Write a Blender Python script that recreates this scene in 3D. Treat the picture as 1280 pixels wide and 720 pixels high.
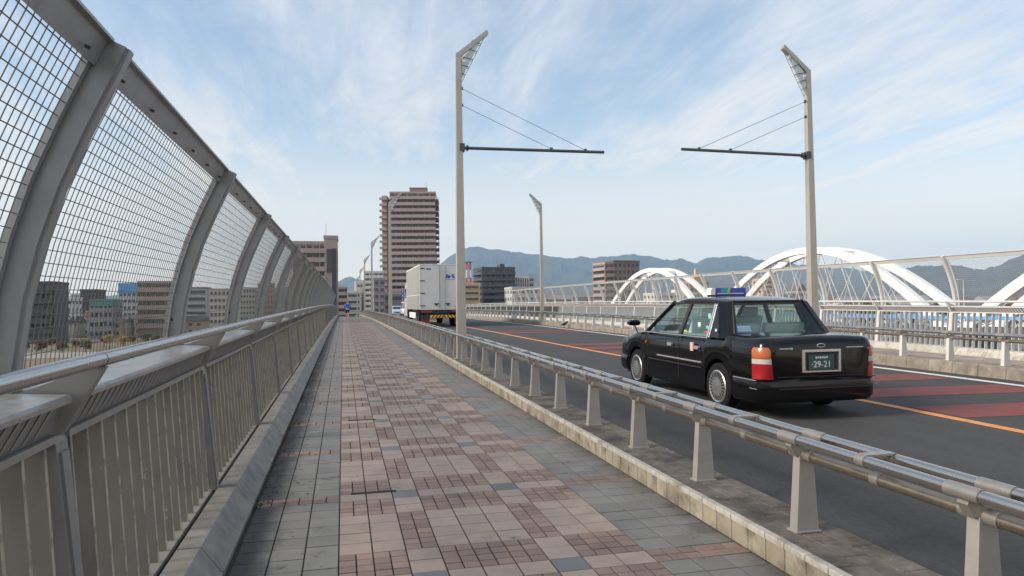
import bpy, bmesh, math, random
from mathutils import Vector, Matrix
random.seed(7)
S = bpy.context.scene
for o in list(bpy.data.objects): bpy.data.objects.remove(o, do_unlink=True)
R = math.radians

# ------------------------------------------------------------------ camera
EYE = Vector((0, 0, 1.54)); FPX = 889.0
YAW, PITCH, ROLL = R(13.367), R(1.497), R(0.75)
fwd = Vector((math.sin(YAW)*math.cos(PITCH), math.cos(YAW)*math.cos(PITCH), math.sin(PITCH)))
rt0 = Vector((math.cos(YAW), -math.sin(YAW), 0)); up0 = rt0.cross(fwd)
rt = rt0*math.cos(ROLL) - up0*math.sin(ROLL); up = rt0*math.sin(ROLL) + up0*math.cos(ROLL)
cd = bpy.data.cameras.new('camera'); cam = bpy.data.objects.new('camera', cd); S.collection.objects.link(cam)
cd.sensor_width = 36.0; cd.lens = FPX/1280*36; cd.clip_start = .05; cd.clip_end = 60000
cam.matrix_world = Matrix(((rt.x, up.x, -fwd.x, EYE.x), (rt.y, up.y, -fwd.y, EYE.y), (rt.z, up.z, -fwd.z, EYE.z), (0, 0, 0, 1)))
S.camera = cam

def ray(px, py): return fwd + rt*((px-640)/FPX) + up*((360-py)/FPX)
def at_y(px, py, y):                      # a pixel's direction, taken to the plane at y metres along the bridge
    d = ray(px, py); return EYE + d*(y/d.y)
def at_r(px, py, r):
    d = ray(px, py); return EYE + d*(r/math.hypot(d.x, d.y))

# ------------------------------------------------------------------ sky and sun
SUN_EL, SUN_AZ = R(30), R(-94)            # azimuth from +Y, clockwise seen from above: light from the left
w = bpy.data.worlds.new('World'); S.world = w; w.use_nodes = True
nt = w.node_tree; N = nt.nodes; L = nt.links; N.clear()
wo = N.new('ShaderNodeOutputWorld'); bg = N.new('ShaderNodeBackground')
sky = N.new('ShaderNodeTexSky'); sky.sky_type = 'NISHITA'; sky.sun_disc = False
sky.sun_elevation = SUN_EL; sky.sun_rotation = SUN_AZ; sky.altitude = 50; sky.air_density = 1.0; sky.dust_density = 1.3; sky.ozone_density = 1.4
tc = N.new('ShaderNodeTexCoord'); sep = N.new('ShaderNodeSeparateXYZ'); L.new(tc.outputs['Generated'], sep.inputs[0])
def wm(op, a, b=None, c=None):
    n = N.new('ShaderNodeMath'); n.operation = op
    for i, v in enumerate((a, b, c)):
        if v is None: continue
        if isinstance(v, (int, float)): n.inputs[i].default_value = v
        else: L.new(v, n.inputs[i])
    return n.outputs[0]
zc = wm('MAXIMUM', wm('ADD', sep.outputs[2], .10), .02)       # cloud sheet overhead, seen in perspective
cu = wm('DIVIDE', sep.outputs[0], zc); cv = wm('DIVIDE', sep.outputs[1], zc)
cmb = N.new('ShaderNodeCombineXYZ'); L.new(cu, cmb.inputs[0]); L.new(cv, cmb.inputs[1])
mp = N.new('ShaderNodeMapping'); mp.inputs['Rotation'].default_value = (0, 0, R(24)); mp.inputs['Scale'].default_value = (1.0, .42, 1); mp.inputs['Location'].default_value = (1.3, 4.2, 0)
L.new(cmb.outputs[0], mp.inputs[0])
def noise(vec, sc, det, rough, dist=0):
    n = N.new('ShaderNodeTexNoise'); n.inputs['Scale'].default_value = sc; n.inputs['Detail'].default_value = det
    n.inputs['Roughness'].default_value = rough; n.inputs['Distortion'].default_value = dist; L.new(vec, n.inputs['Vector']); return n.outputs[0]
n1 = noise(mp.outputs[0], .85, 5, .55, .6)
n2 = noise(mp.outputs[0], 3.2, 9, .68, 1.2)
mp2 = N.new('ShaderNodeMapping'); mp2.inputs['Rotation'].default_value = (0, 0, R(58)); mp2.inputs['Scale'].default_value = (2.6, .5, 1); L.new(cmb.outputs[0], mp2.inputs[0])
n3 = noise(mp2.outputs[0], 2.4, 8, .66, .8)
cl = wm('ADD', wm('MULTIPLY', n1, .62), wm('ADD', wm('MULTIPLY', n2, .22), wm('MULTIPLY', n3, .22)))
mr = N.new('ShaderNodeMapRange'); mr.interpolation_type = 'SMOOTHSTEP'; L.new(cl, mr.inputs[0])
mr.inputs[1].default_value = .41; mr.inputs[2].default_value = .68; mr.inputs[3].default_value = .10; mr.inputs[4].default_value = .88
hz = N.new('ShaderNodeMapRange'); hz.interpolation_type = 'SMOOTHSTEP'; L.new(sep.outputs[2], hz.inputs[0])   # haze bank round the whole horizon
hz.inputs[1].default_value = .0; hz.inputs[2].default_value = .33; hz.inputs[3].default_value = .97; hz.inputs[4].default_value = 0
fac = wm('MAXIMUM', mr.outputs[0], hz.outputs[0])
hc = N.new('ShaderNodeMapRange'); L.new(sep.outputs[2], hc.inputs[0]); hc.inputs[1].default_value = 0; hc.inputs[2].default_value = .35; hc.inputs[3].default_value = 0; hc.inputs[4].default_value = 1
ccol = N.new('ShaderNodeMix'); ccol.data_type = 'RGBA'; L.new(hc.outputs[0], ccol.inputs[0])
ccol.inputs[6].default_value = (15.6, 12.6, 9.0, 1); ccol.inputs[7].default_value = (9.0, 9.2, 9.6, 1)
skb = N.new('ShaderNodeMix'); skb.data_type = 'RGBA'; skb.blend_type = 'MULTIPLY'; skb.inputs[0].default_value = 1
L.new(sky.outputs[0], skb.inputs[6]); skb.inputs[7].default_value = (2.1, 2.05, 1.92, 1)
mx = N.new('ShaderNodeMix'); mx.data_type = 'RGBA'; L.new(fac, mx.inputs[0]); L.new(skb.outputs[2], mx.inputs[6]); L.new(ccol.outputs[2], mx.inputs[7])
L.new(mx.outputs[2], bg.inputs[0]); bg.inputs[1].default_value = .1; L.new(bg.outputs[0], wo.inputs[0])

sd = bpy.data.lights.new('sun', 'SUN'); sd.energy = 4.8; sd.angle = R(18); sd.color = (1, .90, .77)
so = bpy.data.objects.new('sun', sd); S.collection.objects.link(so)
sdir = Vector((math.sin(SUN_AZ)*math.cos(SUN_EL), math.cos(SUN_AZ)*math.cos(SUN_EL), math.sin(SUN_EL)))
so.rotation_euler = sdir.to_track_quat('Z', 'Y').to_euler(); so.location = (-20, -10, 30)
S.view_settings.view_transform = 'Standard'; S.view_settings.look = 'None'; S.view_settings.exposure = 0; S.view_settings.gamma = 1; S.view_settings.use_curve_mapping = False
S.render.engine = 'CYCLES'

# ------------------------------------------------------------------ helpers
def prof(y): return .0145*y - .95e-4*y*y       # the deck's crest
def slope(y): return .0145 - 1.9e-4*y
COL = S.collection
class MB:
    def __init__(s): s.v = []; s.f = []; s.m = []; s.mi = 0
    def add(s, vs, fs):
        b = len(s.v); s.v += [tuple(p) for p in vs]; s.f += [tuple(b+i for i in q) for q in fs]; s.m += [s.mi]*len(fs); return s
    def box(s, x0, x1, y0, y1, z0, z1):
        return s.hexa([(x0,y0,z0),(x1,y0,z0),(x1,y1,z0),(x0,y1,z0),(x0,y0,z1),(x1,y0,z1),(x1,y1,z1),(x0,y1,z1)])
    def hexa(s, p): return s.add(p, [(3,2,1,0),(4,5,6,7),(0,1,5,4),(1,2,6,5),(2,3,7,6),(3,0,4,7)])
    def cbox(s, x0, x1, y0, y1, z0, z1, c):      # box with chamfered top edges
        return s.add([(x0,y0,z0),(x1,y0,z0),(x1,y1,z0),(x0,y1,z0),(x0,y0,z1-c),(x1,y0,z1-c),(x1,y1,z1-c),(x0,y1,z1-c),
                      (x0+c,y0+c,z1),(x1-c,y0+c,z1),(x1-c,y1-c,z1),(x0+c,y1-c,z1)],
                     [(3,2,1,0),(0,1,5,4),(1,2,6,5),(2,3,7,6),(3,0,4,7),(4,5,9,8),(5,6,10,9),(6,7,11,10),(7,4,8,11),(8,9,10,11)])
    def prism_y(s, poly, y0, y1):                # polygon in (x, z) run along y
        n = len(poly); v = [(x, y0, z) for x, z in poly] + [(x, y1, z) for x, z in poly]
        return s.add(v, [tuple(range(n)), tuple(range(2*n-1, n-1, -1))] + [(i, (i+1) % n, n+(i+1) % n, n+i) for i in range(n)])
    def prism_x(s, poly, x0, x1):                # polygon in (y, z)
        n = len(poly); v = [(x0, y, z) for y, z in poly] + [(x1, y, z) for y, z in poly]
        return s.add(v, [tuple(range(n)), tuple(range(2*n-1, n-1, -1))] + [(i, (i+1) % n, n+(i+1) % n, n+i) for i in range(n)])
    def prism_z(s, poly, z0, z1):
        n = len(poly); v = [(x, y, z0) for x, y in poly] + [(x, y, z1) for x, y in poly]
        return s.add(v, [tuple(range(n)), tuple(range(2*n-1, n-1, -1))] + [(i, (i+1) % n, n+(i+1) % n, n+i) for i in range(n)])
    def tube(s, pts, r, n=8, caps=True):
        pts = [Vector(p) for p in pts]; rs = r if isinstance(r, (list, tuple)) else [r]*len(pts); vs = []; fs = []
        for i, p in enumerate(pts):
            t = (pts[min(i+1, len(pts)-1)] - pts[max(i-1, 0)]).normalized()
            a = t.cross(Vector((0, 0, 1)) if abs(t.z) < .9 else Vector((0, 1, 0))).normalized(); b = t.cross(a)
            for k in range(n):
                q = 2*math.pi*k/n + math.pi/n; vs.append(p + a*(math.cos(q)*rs[i]) + b*(math.sin(q)*rs[i]))
        for i in range(len(pts)-1):
            for k in range(n): fs.append((i*n+k, i*n+(k+1) % n, (i+1)*n+(k+1) % n, (i+1)*n+k))
        if caps: fs += [tuple(range(n-1, -1, -1)), tuple((len(pts)-1)*n+k for k in range(n))]
        return s.add(vs, fs)
    def lathe_x(s, prof_, cx, cy, cz, n=24):     # profile of (x, radius) turned about the x axis
        vs = []; fs = []
        for x, r in prof_:
            for k in range(n): q = 2*math.pi*k/n; vs.append((cx+x, cy+math.cos(q)*r, cz+math.sin(q)*r))
        for i in range(len(prof_)-1):
            for k in range(n): fs.append((i*n+k, i*n+(k+1) % n, (i+1)*n+(k+1) % n, (i+1)*n+k))
        fs += [tuple(range(n)), tuple((len(prof_)-1)*n+k for k in range(n-1, -1, -1))]
        return s.add(vs, fs)
    def mirror(s, X0): s.v = [(X0-x, y, z) for x, y, z in s.v]; return s
    def mesh(s, name, mat, smooth=None):
        me = bpy.data.meshes.new(name); me.from_pydata(s.v, [], s.f)
        bm = bmesh.new(); bm.from_mesh(me); bmesh.ops.recalc_face_normals(bm, faces=bm.faces); bm.to_mesh(me); bm.free()
        for mt in (mat if isinstance(mat, (list, tuple)) else [mat]): me.materials.append(mt)
        if isinstance(mat, (list, tuple)): me.polygons.foreach_set('material_index', s.m)
        if smooth:
            me.polygons.foreach_set('use_smooth', [True]*len(me.polygons)); me.set_sharp_from_angle(angle=R(smooth))
        return me
    def build(s, name, mat, parent=None, smooth=None, **kw): return link(name, s.mesh(name, mat, smooth), parent, **kw)
def link(name, me, parent=None, loc=None, rot=None, kind=None, label=None, cat=None, group=None):
    o = bpy.data.objects.new(name, me); COL.objects.link(o)
    if parent is not None: o.parent = parent
    if loc: o.location = loc
    if rot: o.rotation_euler = rot
    if kind: o['kind'] = kind
    if label: o['label'] = label
    if cat: o['category'] = cat
    if group: o['group'] = group
    return o
def thing(name, label, cat, loc=(0, 0, 0), rot=None, group=None): return link(name, None, None, loc, rot, None, label, cat, group)
def deckpart(name, me, parent, y, x=0, dz=0): return link(name, me, parent, (x, y, prof(y)+dz), (math.atan(slope(y)), 0, 0))

def mat(name, col, rough=.6, metal=0, var=.12, ns=3.0, bump=0, bs=40, col2=None, lo=.5, hi=.7, ds=2.0, col3=None, lo3=.55, hi3=.6, ds3=12, emit=None, coat=0, cell=None, cellvar=.25, stretch=(1, 1, 1), rvar=0, spec=.5, edge=0):
    m = bpy.data.materials.new(name); m.use_nodes = True; t = m.node_tree; n = t.nodes; l = t.links
    p = n['Principled BSDF']; p.inputs['Roughness'].default_value = rough; p.inputs['Metallic'].default_value = metal; p.inputs['Specular IOR Level'].default_value = spec
    if coat: p.inputs['Coat Weight'].default_value = coat; p.inputs['Coat Roughness'].default_value = .05
    g = n.new('ShaderNodeNewGeometry'); mpn = n.new('ShaderNodeMapping'); l.new(g.outputs['Position'], mpn.inputs[0]); mpn.inputs['Scale'].default_value = stretch
    def nz(sc, det=5, ro=.6):
        q = n.new('ShaderNodeTexNoise'); q.inputs['Scale'].default_value = sc; q.inputs['Detail'].default_value = det; q.inputs['Roughness'].default_value = ro
        l.new(mpn.outputs[0], q.inputs['Vector']); return q.outputs[0]
    def mrange(v, a, b, c, d):
        q = n.new('ShaderNodeMapRange'); l.new(v, q.inputs[0])
        for i, x in enumerate((a, b, c, d)): q.inputs[1+i].default_value = x
        return q.outputs[0]
    def mix(f, a, b, bt='MIX'):
        q = n.new('ShaderNodeMix'); q.data_type = 'RGBA'; q.blend_type = bt
        for i, v in ((0, f), (6, a), (7, b)):
            if isinstance(v, (int, float)): q.inputs[i].default_value = v
            elif isinstance(v, tuple): q.inputs[i].default_value = (*v[:3], 1)
            else: l.new(v, q.inputs[i])
        return q.outputs[2]
    nn = nz(ns)
    c = mix(mrange(nn, .3, .7, 0, 1), tuple(max(0, x*(1-var)) for x in col), tuple(x*(1+var) for x in col))
    if cell:
        if cell == 'object':
            wn = n.new('ShaderNodeObjectInfo'); rnd = wn.outputs['Random']
        else:
            sp = n.new('ShaderNodeVectorMath'); sp.operation = 'DIVIDE'; l.new(g.outputs['Position'], sp.inputs[0]); sp.inputs[1].default_value = cell
            of = n.new('ShaderNodeVectorMath'); of.operation = 'ADD'; l.new(sp.outputs[0], of.inputs[0]); of.inputs[1].default_value = (.035/cell[0], (.193*23-4.428)/cell[1], .5)
            fl = n.new('ShaderNodeVectorMath'); fl.operation = 'FLOOR'; l.new(of.outputs[0], fl.inputs[0])
            wn = n.new('ShaderNodeTexWhiteNoise'); l.new(fl.outputs[0], wn.inputs['Vector']); rnd = wn.outputs['Value']
        k = mrange(rnd, 0, 1, 1-cellvar, 1+cellvar)
        cc = n.new('ShaderNodeCombineColor'); [l.new(k, cc.inputs[i]) for i in range(3)]
        c = mix(1.0, c, cc.outputs[0], 'MULTIPLY')
    if col2: c = mix(mrange(nz(ds, 7, .65), lo, hi, 0, 1), c, col2)
    if col3: c = mix(mrange(nz(ds3, 6, .7), lo3, hi3, 0, 1), c, col3)
    if edge:                                   # dirt washed against the two kerbs
        sx = n.new('ShaderNodeSeparateXYZ'); l.new(g.outputs['Position'], sx.inputs[0])
        def add(a, b):
            q = n.new('ShaderNodeMath'); q.operation = 'ADD'; l.new(a, q.inputs[0]); l.new(b, q.inputs[1]); q.use_clamp = True; return q.outputs[0]
        e = add(mrange(sx.outputs[0], -.30, -.64, -.2, .80), mrange(sx.outputs[0], 2.10, 2.38, 0, .55))
        q = n.new('ShaderNodeMath'); q.operation = 'ADD'; l.new(e, q.inputs[0]); l.new(nz(4.5, 7, .7), q.inputs[1])
        c = mix(mrange(q.outputs[0], .55, 1.0, 0, .88), c, (.045, .040, .034))
    l.new(c, p.inputs['Base Color'])
    if rvar: l.new(mrange(nz(ns*2.3), .3, .7, max(0, rough-rvar), min(1, rough+rvar)), p.inputs['Roughness'])
    if bump:
        b = n.new('ShaderNodeBump'); b.inputs['Strength'].default_value = bump; b.inputs['Distance'].default_value = .004
        l.new(nz(bs, 6, .7), b.inputs['Height']); l.new(b.outputs[0], p.inputs['Normal'])
    if emit: p.inputs['Emission Color'].default_value = (*emit[:3], 1); p.inputs['Emission Strength'].default_value = emit[3]
    return m
def glass(name, tint, refl=1.0, rough=.02):
    m = bpy.data.materials.new(name); m.use_nodes = True; t = m.node_tree; n = t.nodes; l = t.links; n.remove(n['Principled BSDF'])
    tr = n.new('ShaderNodeBsdfTransparent'); tr.inputs[0].default_value = (*tint, 1); gl = n.new('ShaderNodeBsdfGlossy'); gl.inputs['Roughness'].default_value = rough
    fr = n.new('ShaderNodeFresnel'); fr.inputs[0].default_value = 1.5; mxs = n.new('ShaderNodeMixShader')
    gm = n.new('ShaderNodeNewGeometry'); mi_ = n.new('ShaderNodeMapRange'); l.new(gm.outputs['Backfacing'], mi_.inputs[0]); mi_.inputs[3].default_value = 1.5; mi_.inputs[4].default_value = 1/1.5; l.new(mi_.outputs[0], fr.inputs[0])   # the same pane reflectance from both sides
    l.new(fr.outputs[0], mxs.inputs[0]); l.new(tr.outputs[0], mxs.inputs[1]); l.new(gl.outputs[0], mxs.inputs[2]); l.new(mxs.outputs[0], n['Material Output'].inputs[0]); return m
def text_mesh(body, size, mt, extrude=.002):
    c = bpy.data.curves.new('lettering', 'FONT'); c.body = body; c.size = size; c.extrude = extrude; c.align_x = 'CENTER'; c.align_y = 'CENTER'
    o = bpy.data.objects.new('lettering', c); COL.objects.link(o); dg = bpy.context.evaluated_depsgraph_get(); dg.update()
    me = bpy.data.meshes.new_from_object(o.evaluated_get(dg)); bpy.data.objects.remove(o); bpy.data.curves.remove(c)
    me.materials.clear(); me.materials.append(mt); return me

# ------------------------------------------------------------------ materials
TS = .2; TR = .193
M = dict(
 tile_pale=mat('tile_pale', (.318, .248, .202), .62, var=.08, ns=5, cell=(.2, .193, 5), cellvar=.075, bump=.25, bs=120, col2=(.19, .155, .13), lo=.50, hi=.74, ds=1.3, col3=(.11, .10, .095), lo3=.63, hi3=.70, ds3=7),
 tile_brick=mat('tile_brick', (.232, .160, .130), .66, var=.14, ns=6, cell=(.1, .0965, 5), cellvar=.2, bump=.3, bs=120, col2=(.14, .105, .095), lo=.5, hi=.75, ds=1.3),
 tile_slate=mat('tile_slate', (.15, .15, .154), .58, var=.12, cell=(.2, .193, 5), cellvar=.18, bump=.25, bs=120),
 tile_grey=mat('tile_grey', (.185, .178, .163), .6, var=.10, ns=4, cell=(.2, .193, 5), cellvar=.10, edge=1, bump=.25, bs=120, col2=(.13, .13, .125), lo=.5, hi=.72, ds=1.6, col3=(.075, .07, .065), lo3=.60, hi3=.68, ds3=5),
 grout=mat('grout', (.06, .055, .05), .9, var=.3, ns=20),
 asphalt=mat('asphalt', (.046, .0445, .0435), .85, var=.35, ns=60, bump=.8, bs=190, col2=(.064, .0615, .060), lo=.46, hi=.70, ds=.55, col3=(.030, .0295, .029), lo3=.52, hi3=.72, ds3=.9, stretch=(1, .25, 1)),
 concrete=mat('concrete', (.34, .325, .30), .8, var=.15, ns=4, bump=.4, bs=90, col2=(.17, .155, .14), lo=.45, hi=.75, ds=3.5),
 kerb_dark=mat('kerb_dark', (.225, .208, .182), .55, var=.18, ns=5, bump=.3, bs=80, col2=(.13, .125, .12), lo=.42, hi=.7, ds=3, rvar=.15),
 kerb_top=mat('kerb_top', (.165, .14, .115), .85, var=.3, ns=9, bump=.6, bs=70, col2=(.05, .042, .035), lo=.40, hi=.62, ds=3, col3=(.30, .26, .22), lo3=.62, hi3=.70, ds3=14),
 kerb_face=mat('kerb_face', (.35, .30, .225), .75, var=.14, ns=8, bump=.35, bs=80, col2=(.12, .10, .078), lo=.44, hi=.70, ds=5, cell='object', cellvar=.12),
 kerb_cap=mat('kerb_cap', (.47, .44, .38), .7, var=.14, ns=10, bump=.3, bs=80, col2=(.22, .19, .155), lo=.48, hi=.72, ds=7),
 far_kerb=mat('far_kerb', (.25, .215, .175), .85, var=.18, ns=5, bump=.6, bs=60, col2=(.13, .11, .09), lo=.45, hi=.72, ds=4, cell='object', cellvar=.1),
 far_walk=mat('far_walk', (.30, .245, .215), .75, var=.15, ns=3, cell=(.2, .2, 5), cellvar=.15),
 black_gap=mat('black_gap', (.012, .012, .012), .8),
 steel=mat('steel', (.55, .51, .46), .20, 1.0, var=.06, ns=3, rvar=.06),
 steel_dull=mat('steel_dull', (.37, .345, .31), .42, .65, var=.12, ns=5, rvar=.1, bump=.1, bs=60, col2=(.34, .29, .24), lo=.5, hi=.75, ds=5),
 post_steel=mat('post_steel', (.43, .405, .37), .40, .35, var=.08, ns=5, rvar=.08, col2=(.36, .31, .26), lo=.52, hi=.75, ds=5),
 steel_brown=mat('steel_brown', (.42, .345, .265), .36, 1.0, var=.12, ns=5, rvar=.08),
 rail=mat('rail', (.47, .46, .455), .24, 1.0, var=.06, ns=4, rvar=.06),
 paint=mat('paint', (.27, .26, .235), .45, .25, var=.10, ns=3, bump=.1, bs=60, col2=(.27, .25, .22), lo=.5, hi=.75, ds=3, rvar=.1),
 post_paint=mat('post_paint', (.26, .255, .245), .42, .35, var=.10, ns=3, bump=.1, bs=60, col2=(.19, .185, .175), lo=.52, hi=.75, ds=3, rvar=.1),
 fence_paint=mat('fence_paint', (.33, .33, .335), .42, .4, var=.10, ns=4, bump=.1, bs=60, col2=(.20, .195, .185), lo=.52, hi=.75, ds=4, rvar=.1),
 worn_edge=mat('worn_edge', (.38, .345, .28), .6, .1, var=.2, ns=8, col2=(.18, .17, .15), lo=.5, hi=.62, ds=12),
 baluster=mat('baluster', (.20, .19, .166), .5, .15, var=.12, ns=4, bump=.12, bs=50, col2=(.135, .127, .11), lo=.5, hi=.72, ds=3, col3=(.42, .36, .28), lo3=.655, hi3=.67, ds3=8, stretch=(1, 1, .5)),
 shelf=mat('shelf', (.44, .435, .42), .36, .55, var=.15, ns=6, rvar=.12, bump=.1, bs=40, col2=(.35, .34, .325), lo=.5, hi=.72, ds=9),
 louvre=mat('louvre', (.24, .24, .24), .4, .6, var=.15, ns=6),
 sunlit_paint=mat('sunlit_paint', (.60, .595, .575), .45, .1, var=.06, ns=3, col2=(.46, .45, .43), lo=.52, hi=.75, ds=3), sunlit_wire=mat('sunlit_wire', (.42, .41, .39), .5, .2, var=.1, ns=5),  # lit copies of the railing paint and wire, sunlight put into the colour
 wire=mat('wire', (.17, .15, .125), .6, .2, var=.15, ns=5),
 bolt=mat('bolt', (.10, .10, .10), .5, .7),
 pole=mat('pole', (.46, .42, .365), .42, .40, var=.10, ns=2, rvar=.08, bump=.08, bs=40, col2=(.38, .35, .31), lo=.5, hi=.75, ds=2),
 arm_dark=mat('arm_dark', (.10, .13, .13), .4, .6),
 lamp_glass=mat('lamp_glass', (.55, .60, .62), .15, .0, var=.1),
 cable=mat('cable', (.16, .17, .18), .4, .7),
 line_white=mat('line_white', (.66, .66, .64), .6, var=.1, ns=4, col2=(.30, .30, .30), lo=.58, hi=.72, ds=14),
 line_orange=mat('line_orange', (.70, .27, .06), .6, var=.16, ns=20, col2=(.28, .14, .07), lo=.54, hi=.70, ds=11),
 hatch_red=mat('hatch_red', (.20, .044, .038), .75, var=.25, ns=30, col2=(.10, .052, .048), lo=.48, hi=.70, ds=2.2, bump=.4, bs=200),
 car_black=mat('car_black', (.004, .004, .005), .10, var=.0, spec=.42),
 trim_black=mat('trim_black', (.02, .02, .02), .5),
 rubber=mat('rubber', (.012, .012, .012), .85, spec=.2),
 chrome=mat('chrome', (.78, .78, .78), .16, .75, var=.03),
 hubcap=mat('hubcap', (.66, .67, .68), .28, .9, var=.05),
 lamp_red=mat('lamp_red', (.30, .006, .012), .15, coat=1), lamp_amber=mat('lamp_amber', (.40, .085, .008), .15, coat=1), lamp_clear=mat('lamp_clear', (.46, .44, .42), .15, coat=1),
 car_glass=glass('car_glass', (.84, .91, .88)), win_glass=mat('win_glass', (.035, .045, .055), .12, var=.3, ns=.4),
 seat=mat('seat', (.42, .44, .46), .8, var=.05), seat_cover=mat('seat_cover', (.70, .71, .70), .8),
 plate=mat('plate', (.035, .085, .065), .4), white=mat('white', (.75, .75, .75), .5), sticker_blue=mat('sticker_blue', (.12, .32, .62), .5), sticker_pink=mat('sticker_pink', (.70, .42, .36), .6), sticker_yellow=mat('sticker_yellow', (.70, .62, .12), .6), sticker_red=mat('sticker_red', (.6, .08, .06), .5), sticker_green=mat('sticker_green', (.25, .55, .42), .5),
 sign_blue=mat('sign_blue', (.012, .06, .38), .25, coat=.5), sign_teal=mat('sign_teal', (.02, .35, .50), .3), sign_yellow=mat('sign_yellow', (.45, .50, .06), .3),
 truck_white=mat('truck_white', (.66, .655, .63), .45, var=.04, ns=1.2, col2=(.52, .51, .48), lo=.55, hi=.8, ds=1.2), truck_alu=mat('truck_alu', (.37, .36, .335), .45, .3, var=.06, ns=1), truck_dark=mat('truck_dark', (.035, .034, .034), .6), truck_red=mat('truck_red', (.24, .03, .035), .5), truck_yellow=mat('truck_yellow', (.80, .52, .04), .5), logo_blue=mat('logo_blue', (.015, .10, .36), .4),
 van_white=mat('van_white', (.72, .73, .73), .3, coat=.5), car_pale=mat('car_pale', (.45, .60, .70), .3, coat=.5),
 jacket=mat('jacket', (.015, .13, .50), .7), shorts=mat('shorts', (.02, .02, .025), .8), skin=mat('skin', (.50, .29, .21), .6), hair=mat('hair', (.02, .016, .014), .7), shoe=mat('shoe', (.55, .25, .20), .6),
 arch=mat('arch', (.80, .80, .79), .5, var=.05, ns=.2), arch_cable=mat('arch_cable', (.66, .66, .66), .5), arch_blue=mat('arch_blue', (.12, .33, .66), .5), arch_under=mat('arch_under', (.10, .09, .085), .8),
)
# ------------------------------------------------------------------ bridge deck, road, pavements
YA, YB = -42.0, 168.0
def strip(name, x0, x1, z0, dz, m, parent=None, ya=YA, yb=YB, step=3.0, xs=None, **kw):   # a solid slab following the crest
    b = MB(); n = int((yb-ya)/step)+1; ys = [ya+(yb-ya)*i/n for i in range(n+1)]; v = []; f = []
    for y in ys:
        a0, a1 = (x0, x1) if xs is None else xs(y)
        z = prof(y); v += [(a0, y, z+z0), (a1, y, z+z0), (a1, y, z+z0+dz), (a0, y, z+z0+dz)]
    for i in range(n):
        q = i*4; f += [(q+k, q+(k+1) % 4, q+4+(k+1) % 4, q+4+k) for k in range(4)]
    f += [(0, 3, 2, 1), (n*4, n*4+1, n*4+2, n*4+3)]
    b.add(v, f); return b.build(name, m, parent, **kw)
X0 = 14.2                                    # the far side mirrors the near side: x' = X0 - x
deck = strip('bridge_deck', -1.45, X0+1.45, -1.5, 1.30, M['concrete'], kind='structure')
road = strip('road', 2.80, 11.40, -.19, .19, M['asphalt'], kind='structure')
walk = strip('sidewalk', -.90, 2.45, -.19, .176, M['grout'], kind='structure')
farwalk = strip('far_sidewalk', 11.80, X0+.90, -.19, .19, M['far_walk'], kind='structure')

# painted markings
def orange_x(y):
    P = [(-42, 7.25), (9, 7.27), (22, 6.88), (38, 6.76), (168, 6.7)]
    for (a, xa), (b, xb) in zip(P, P[1:]):
        if y <= b: return xa+(xb-xa)*(y-a)/(b-a)
strip('centre_line', 0, 0, .001, .0045, M['line_orange'], road, step=1.5, xs=lambda y: (orange_x(y)-.07, orange_x(y)+.07))
strip('edge_line', 10.78, 10.92, .001, .0045, M['line_white'], road)
strip('edge_line', 3.22, 3.36, .001, .0045, M['line_white'], road, yb=1.2)
for k in range(-3, 18):
    y0 = 1.6+1.8*k
    if 22.6 < y0 < 30: continue
    b = MB(); xs_ = [7.42+i*(10.62-7.42)/4 for i in range(5)]
    top = []; 
    for i in range(4):
        xa, xb = xs_[i], xs_[i+1]; P = []
        for zz in (.001, .0045):
            for x, yy in ((xa, y0), (xb, y0), (xb, y0+.9), (xa, y0+.9)):
                y = yy+.25-.075*(x-7.42); xx = x + (orange_x(y)-7.25 if i == 0 and x == xa else 0); P.append((xx, y, prof(y)+zz))
        b.hexa(P)
    b.build('hatch_marking', M['hatch_red'], road)

# near sidewalk tiles: nine patterned columns between two grey margins
YT0 = 4.428
def cellkind(c, r):
    k = r % 9                                     # rows 0-3 long pale, 4-5 brick, 6 short, 7-8 brick
    if c < 0 or c > 8: return 'rows' if k == 6 else 'grey'
    if c in (2, 6): return 'brick' if k < 4 else ('slate' if k == 6 else 'pale')
    return 'brick' if k in (4, 5, 7, 8) else 'pale'
cols = range(-3, 12); GAP = .0042
def tile_rects(c, r):
    x = -.035+TS*c; y = YT0+TR*r; x1 = x+TS
    kd = cellkind(c, r)
    if kd in ('brick', 'rows'):
        return [('brick', x+i*TS/2, x+(i+1)*TS/2, y+j*TR/2, y+(j+1)*TR/2) for i in (0, 1) for j in (0, 1)]
    return [(kd, x, x1, y, y+TR)]
SL = [(.05, .40, YT0+TR*(6+18*k)+.175, YT0+TR*(6+18*k)+.225) for k in range(-1, 5)]
singles = 0; tmesh = {}; rest = {k: MB() for k in ('pale', 'brick', 'slate', 'grey')}
limits = {'pale': 120, 'brick': 110, 'slate': 10, 'grey': 58}; used = dict.fromkeys(limits, 0)
MATK = {'pale': M['tile_pale'], 'brick': M['tile_brick'], 'slate': M['tile_slate'], 'grey': M['tile_grey']}
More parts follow.
